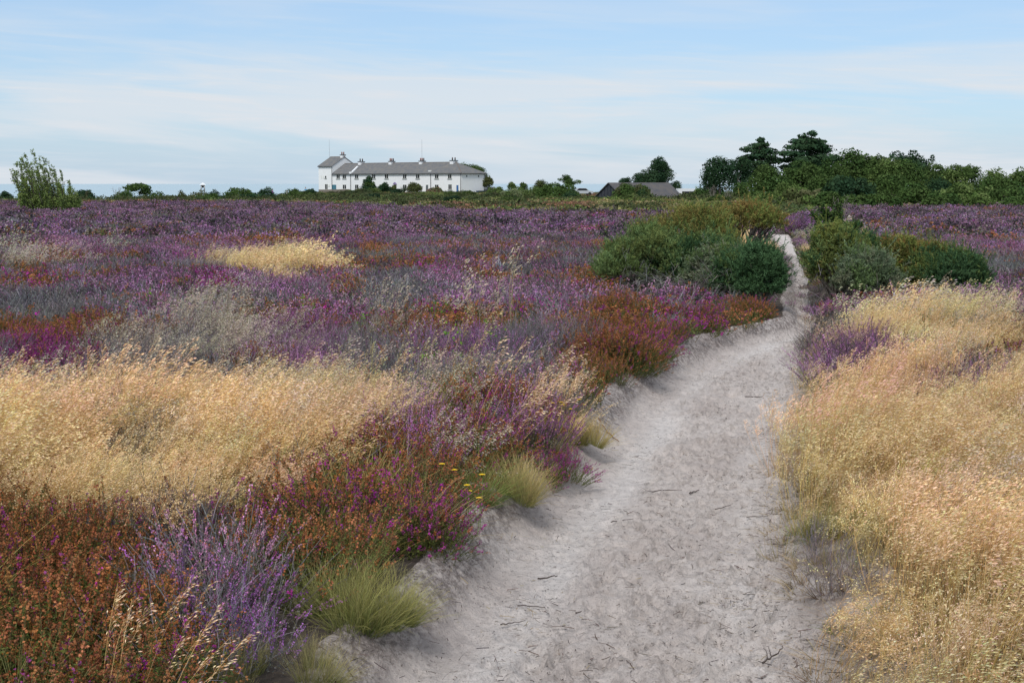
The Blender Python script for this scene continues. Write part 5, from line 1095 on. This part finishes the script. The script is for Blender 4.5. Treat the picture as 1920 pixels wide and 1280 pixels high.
# yellow hawkbit flowers at the path side
YEL = solid('yellow_petal', (.80, .55, .02), .6); STM = solid('flower_stalk', (.12, .18, .04), .7)
def flower(px, py, H, lab, grp, s=1.0):
    x, y = at_plane(px, py, .16 + H); x = min(x, float(pl(y)) + .10); z = float(ground(x, y)); o = empty('yellow_flower', (x, y, z), px, lab, 'flower', grp); g = np.random.default_rng(px)
    Pn = limb(g, (0, 0, 0), (.02 * g.normal(), .02 * g.normal(), H), 6, .1); m = MB(); m.tube(Pn, .0018, k=5); part('stalk', m, STM, o)
    m = MB(); n = 16; tp = Pn[-1]
    for r, l in ((0, .015), (1, .010)):
        a = (np.arange(n) + r * .5) / n * 6.283; d = np.stack([np.cos(a), np.sin(a), .35 + .4 * r + 0 * a], 1); d = unit(d); m.cards(tp + d * l * s * .55, d * l * s * .6, unit(np.cross(d, [0, 0, 1])) * .0028 * s, (1, 1, 1))
    part('petals', m, YEL, o)
FL = [(1099, 770), (1108, 745), (1113, 752), (1121, 755), (1103, 750), (1080, 762), (1042, 762), (932, 884), (886, 908), (885, 924), (918, 928), (815, 884), (849, 866), (853, 895), (1092, 799)]
FLAB = ['one of the small yellow flowers in the upper cluster beside the path bank', 'one of the small yellow flowers in the lower cluster beside the path bank']
for px, py in FL: k = int(py > 860); flower(px, py, .20 + .05 * (px % 3), FLAB[k], 'yellow flowers, %s cluster' % ('upper', 'lower')[k], 1.25)
# sticks on the sand
STK = solid('dark_stick', (.065, .05, .045), .8, .1, (60, 1, (.12, .10, .09))); RSTK = solid('red_stick', (.20, .095, .055), .8, .1, (60, 1, (.12, .06, .04)))
def stick(pxs, rad, lab, mat=STK, zoff=.004, twig=0, seed=0, grp=None):
    rad *= .72
    g = np.random.default_rng(seed + int(pxs[0][0])); P = []
    for (a, b) in pxs: x, y = on_plane(a, b, .04); P.append((x, y, float(ground(x, y)) + .014 + rad + zoff))
    c = np.mean(P, 0); P = np.array(P) - c; t = np.linspace(0, len(P) - 1, max(8, len(P) * 3)); Q = np.stack([np.interp(t, np.arange(len(P)), P[:, k]) for k in range(3)], 1); Q += g.normal(size=Q.shape) * rad * .5
    m = MB(); m.tube(Q, np.linspace(1, .5, len(Q)) * rad, k=6)
    for j in range(twig): b0 = Q[int(len(Q) * (.3 + .5 * j / max(1, twig)))]; m.tube(limb(g, b0, b0 + [g.normal() * .05, g.normal() * .05, .03], 5, .3), np.linspace(.6, .2, 5) * rad, k=5)
    tag(link('stick', m.mesh('stick', mat), None, c), lab, 'stick', grp)
stick([(1122, 816), (1135, 820), (1148, 823), (1160, 825)], .008, 'red brown stick lying on the sand near the left bank', RSTK, 0)
stick([(1220, 916), (1240, 913), (1260, 913), (1278, 912)], .005, 'long thin black stick in the middle of the path', twig=1); stick([(1292, 918), (1310, 914)], .007, 'short thick black stick right of the long thin one')
stick([(1145, 972), (1165, 969), (1187, 966)], .004, 'thin stick on the path below the long black one'); stick([(1010, 1077), (1030, 1074), (1046, 1072)], .006, 'short dark stick near the left of the path in the foreground')
stick([(970, 1127), (995, 1128), (1022, 1130)], .004, 'straight dark stick low on the left of the path'); stick([(938, 1162), (960, 1158), (985, 1154)], .004, 'thin grey stick on the loose sand at lower left')
stick([(1430, 1234), (1448, 1224), (1468, 1213)], .006, 'dark stick at the lower right of the path', twig=2); stick([(1400, 963), (1430, 962), (1440, 963)], .004, 'thin dark stick towards the right side of the path'); stick([(1340, 948), (1358, 944), (1372, 939)], .004, 'bent black twig on the middle right of the path')
stick([(1496, 934), (1508, 926), (1514, 914), (1520, 930), (1526, 938)], .009, 'gnarled dark branch sticking out of the grass at the right edge of the path', zoff=.03, twig=4); stick([(1395, 740), (1420, 741), (1430, 740)], .007, 'dark stick across the upper right of the path'); stick([(1080, 1140), (1100, 1138)], .005, 'short stub of a twig in the foreground of the path')
# cow-brown plant stems in the right grass
for i, (px, py, yt, lab) in enumerate([(1733, 700, 578, 'tall thin red brown stem standing in the pale grass on the right'), (1640, 640, 560, 'upright dead heather stem in the pale grass right of the path'), (1872, 905, 800, 'thin dark leafy stem in the golden grass at the right edge')]):
    x, y = at_plane(px, py, .1); z = float(ground(x, y)); g = np.random.default_rng(i + 5); H = z_at(yt, y) - z; m = MB(); Pn = limb(g, (0, 0, 0), (g.normal() * .03, 0, H), 9, .06); m.tube(Pn, np.linspace(.006, .002, 9), k=6, C=(.15, .07, .04))
    for q in range(10 if i else 4): b0 = Pn[3 + q % 5]; m.tube(limb(g, b0, b0 + [g.normal() * .07, g.normal() * .05, .08], 5, .2), .0018, C=(.14, .10, .10), k=4)
    cc = Pn[g.integers(3, 9, 60)] + g.normal(size=(60, 3)) * [.035, .035, .02]; U_ = rdir(g, 60) * .007; m.cards(cc, U_, unit(np.cross(U_, rdir(g, 60))) * .005, jit(g, [(.10, .17, .04), (.24, .12, .22), (.10, .16, .04)][i], 60))
    tag(link('plant_stem', m.mesh('plant_stem', M_P), None, (x, y, z)), lab, 'plant')

# ================================================================== SKY, SUN, CAMERA
SUN_EL, SUN_AZ = math.radians(50), math.radians(-162)      # azimuth from +Y, clockwise: behind and to the left
w = bpy.data.worlds.new('World'); SC.world = w; w.cycles.sampling_method = 'MANUAL'; w.cycles.sample_map_resolution = 512; w.use_nodes = True; t = w.node_tree; N = t.nodes; L = t.links; N.clear()
out = N.new('ShaderNodeOutputWorld'); bg = N.new('ShaderNodeBackground'); L.new(bg.outputs[0], out.inputs[0]); bg.inputs[1].default_value = .13
sky = N.new('ShaderNodeTexSky'); sky.sky_type = 'NISHITA'; sky.sun_disc = False; sky.sun_elevation = SUN_EL; sky.sun_rotation = SUN_AZ % (2 * math.pi); sky.air_density = 1.0; sky.dust_density = .6; sky.ozone_density = 2.0
tc = N.new('ShaderNodeTexCoord'); sx = N.new('ShaderNodeSeparateXYZ'); L.new(tc.outputs['Generated'], sx.inputs[0])
def math_(op, a, b=None, c=None):
    m = N.new('ShaderNodeMath'); m.operation = op
    for i, v in enumerate((a, b, c)):
        if v is None: continue
        if isinstance(v, (int, float)): m.inputs[i].default_value = v
        else: L.new(v, m.inputs[i])
    return m.outputs[0]
def cmb(a, b, c=0.0):
    m = N.new('ShaderNodeCombineXYZ')
    for i, v in enumerate((a, b, c)):
        if isinstance(v, (int, float)): m.inputs[i].default_value = v
        else: L.new(v, m.inputs[i])
    return m.outputs[0]
def mapr(src, a, b, c=0.0, d=1.0, smooth=True):
    r = N.new('ShaderNodeMapRange'); r.interpolation_type = 'SMOOTHSTEP' if smooth else 'LINEAR'
    for i, v in enumerate((a, b, c, d)): r.inputs[i + 1].default_value = v
    L.new(src, r.inputs[0]); return r.outputs[0]
def mixc(f, a, b):
    x = N.new('ShaderNodeMix'); x.data_type = 'RGBA'
    for s, i in ((f, 0), (a, 6), (b, 7)):
        if isinstance(s, tuple): x.inputs[i].default_value = (*s, 1)
        elif isinstance(s, (int, float)): x.inputs[i].default_value = s
        else: L.new(s, x.inputs[i])
    return x.outputs[2]
az = math_('ARCTAN2', sx.outputs[0], sx.outputs[1]); el = math_('MAXIMUM', sx.outputs[2], 0.0)
def nz(vec, sc, det, rough=.5, dist=0.0):
    n = N.new('ShaderNodeTexNoise'); n.inputs['Scale'].default_value = sc; n.inputs['Detail'].default_value = det; n.inputs['Roughness'].default_value = rough; n.inputs['Distortion'].default_value = dist; L.new(vec, n.inputs['Vector']); return n.outputs[0]
tilt = math_('MULTIPLY_ADD', az, .045, el)
v1 = cmb(math_('MULTIPLY', az, 2.6), math_('MULTIPLY', tilt, 26.0), 3.0)
v2 = cmb(math_('MULTIPLY', az, 9.0), math_('MULTIPLY', tilt, 120.0), 7.0)
n1 = nz(v1, 1.0, 5, .55, .6); n2 = nz(v2, 1.0, 6, .6, 1.2)
band = mapr(el, .005, .05, .55, .62)
veil = mapr(n1, .40, .60)
hi = mapr(el, .055, .118, 1.0, .30)
streak = mapr(n2, .45, .75)
cl = math_('MULTIPLY', math_('MULTIPLY_ADD', streak, .35, math_('MULTIPLY', veil, .75)), hi)
low = mapr(el, .0, .05, .55, 0.0)
c0 = mixc(1.0, sky.outputs[0], sky.outputs[0])
blue = N.new('ShaderNodeMix'); blue.data_type = 'RGBA'; blue.blend_type = 'MULTIPLY'; blue.inputs[0].default_value = 1; L.new(sky.outputs[0], blue.inputs[6]); blue.inputs[7].default_value = (.86, .97, 1.12, 1)
base = mixc(.62, blue.outputs[2], (2.35, 3.25, 4.4))
base = mixc(low, base, (3.45, 4.25, 5.05))
fin = mixc(cl, base, (4.6, 4.85, 5.15))
fin = mixc(mapr(el, .14, .40, 0, .7), fin, (4.3, 4.6, 4.9))
L.new(fin, bg.inputs[0])

sun = bpy.data.lights.new('sun', 'SUN'); sun.energy = 2.1; sun.angle = math.radians(13); sun.color = (1, .96, .9)
so = bpy.data.objects.new('sun', sun); COL.objects.link(so)
d = Vector((math.sin(SUN_AZ) * math.cos(SUN_EL), math.cos(SUN_AZ) * math.cos(SUN_EL), math.sin(SUN_EL)))
so.rotation_euler = d.to_track_quat('Z', 'Y').to_euler(); so.location = d * 50

cam = bpy.data.cameras.new('camera'); cam.lens = 50; cam.sensor_width = 36; cam.clip_end = 40000; cam.clip_start = .05
co = bpy.data.objects.new('camera', cam); COL.objects.link(co); co.location = (0, 0, EYE); co.rotation_euler = (math.pi / 2 - PITCH, 0, 0)
SC.camera = co
SC.view_settings.view_transform = 'Standard'; SC.view_settings.look = 'None'; SC.view_settings.exposure = 0.3; SC.view_settings.gamma = 1
SC.render.engine = 'CYCLES'
SC.cycles.max_bounces = 4; SC.cycles.diffuse_bounces = 2; SC.cycles.transmission_bounces = 2; SC.cycles.glossy_bounces = 2
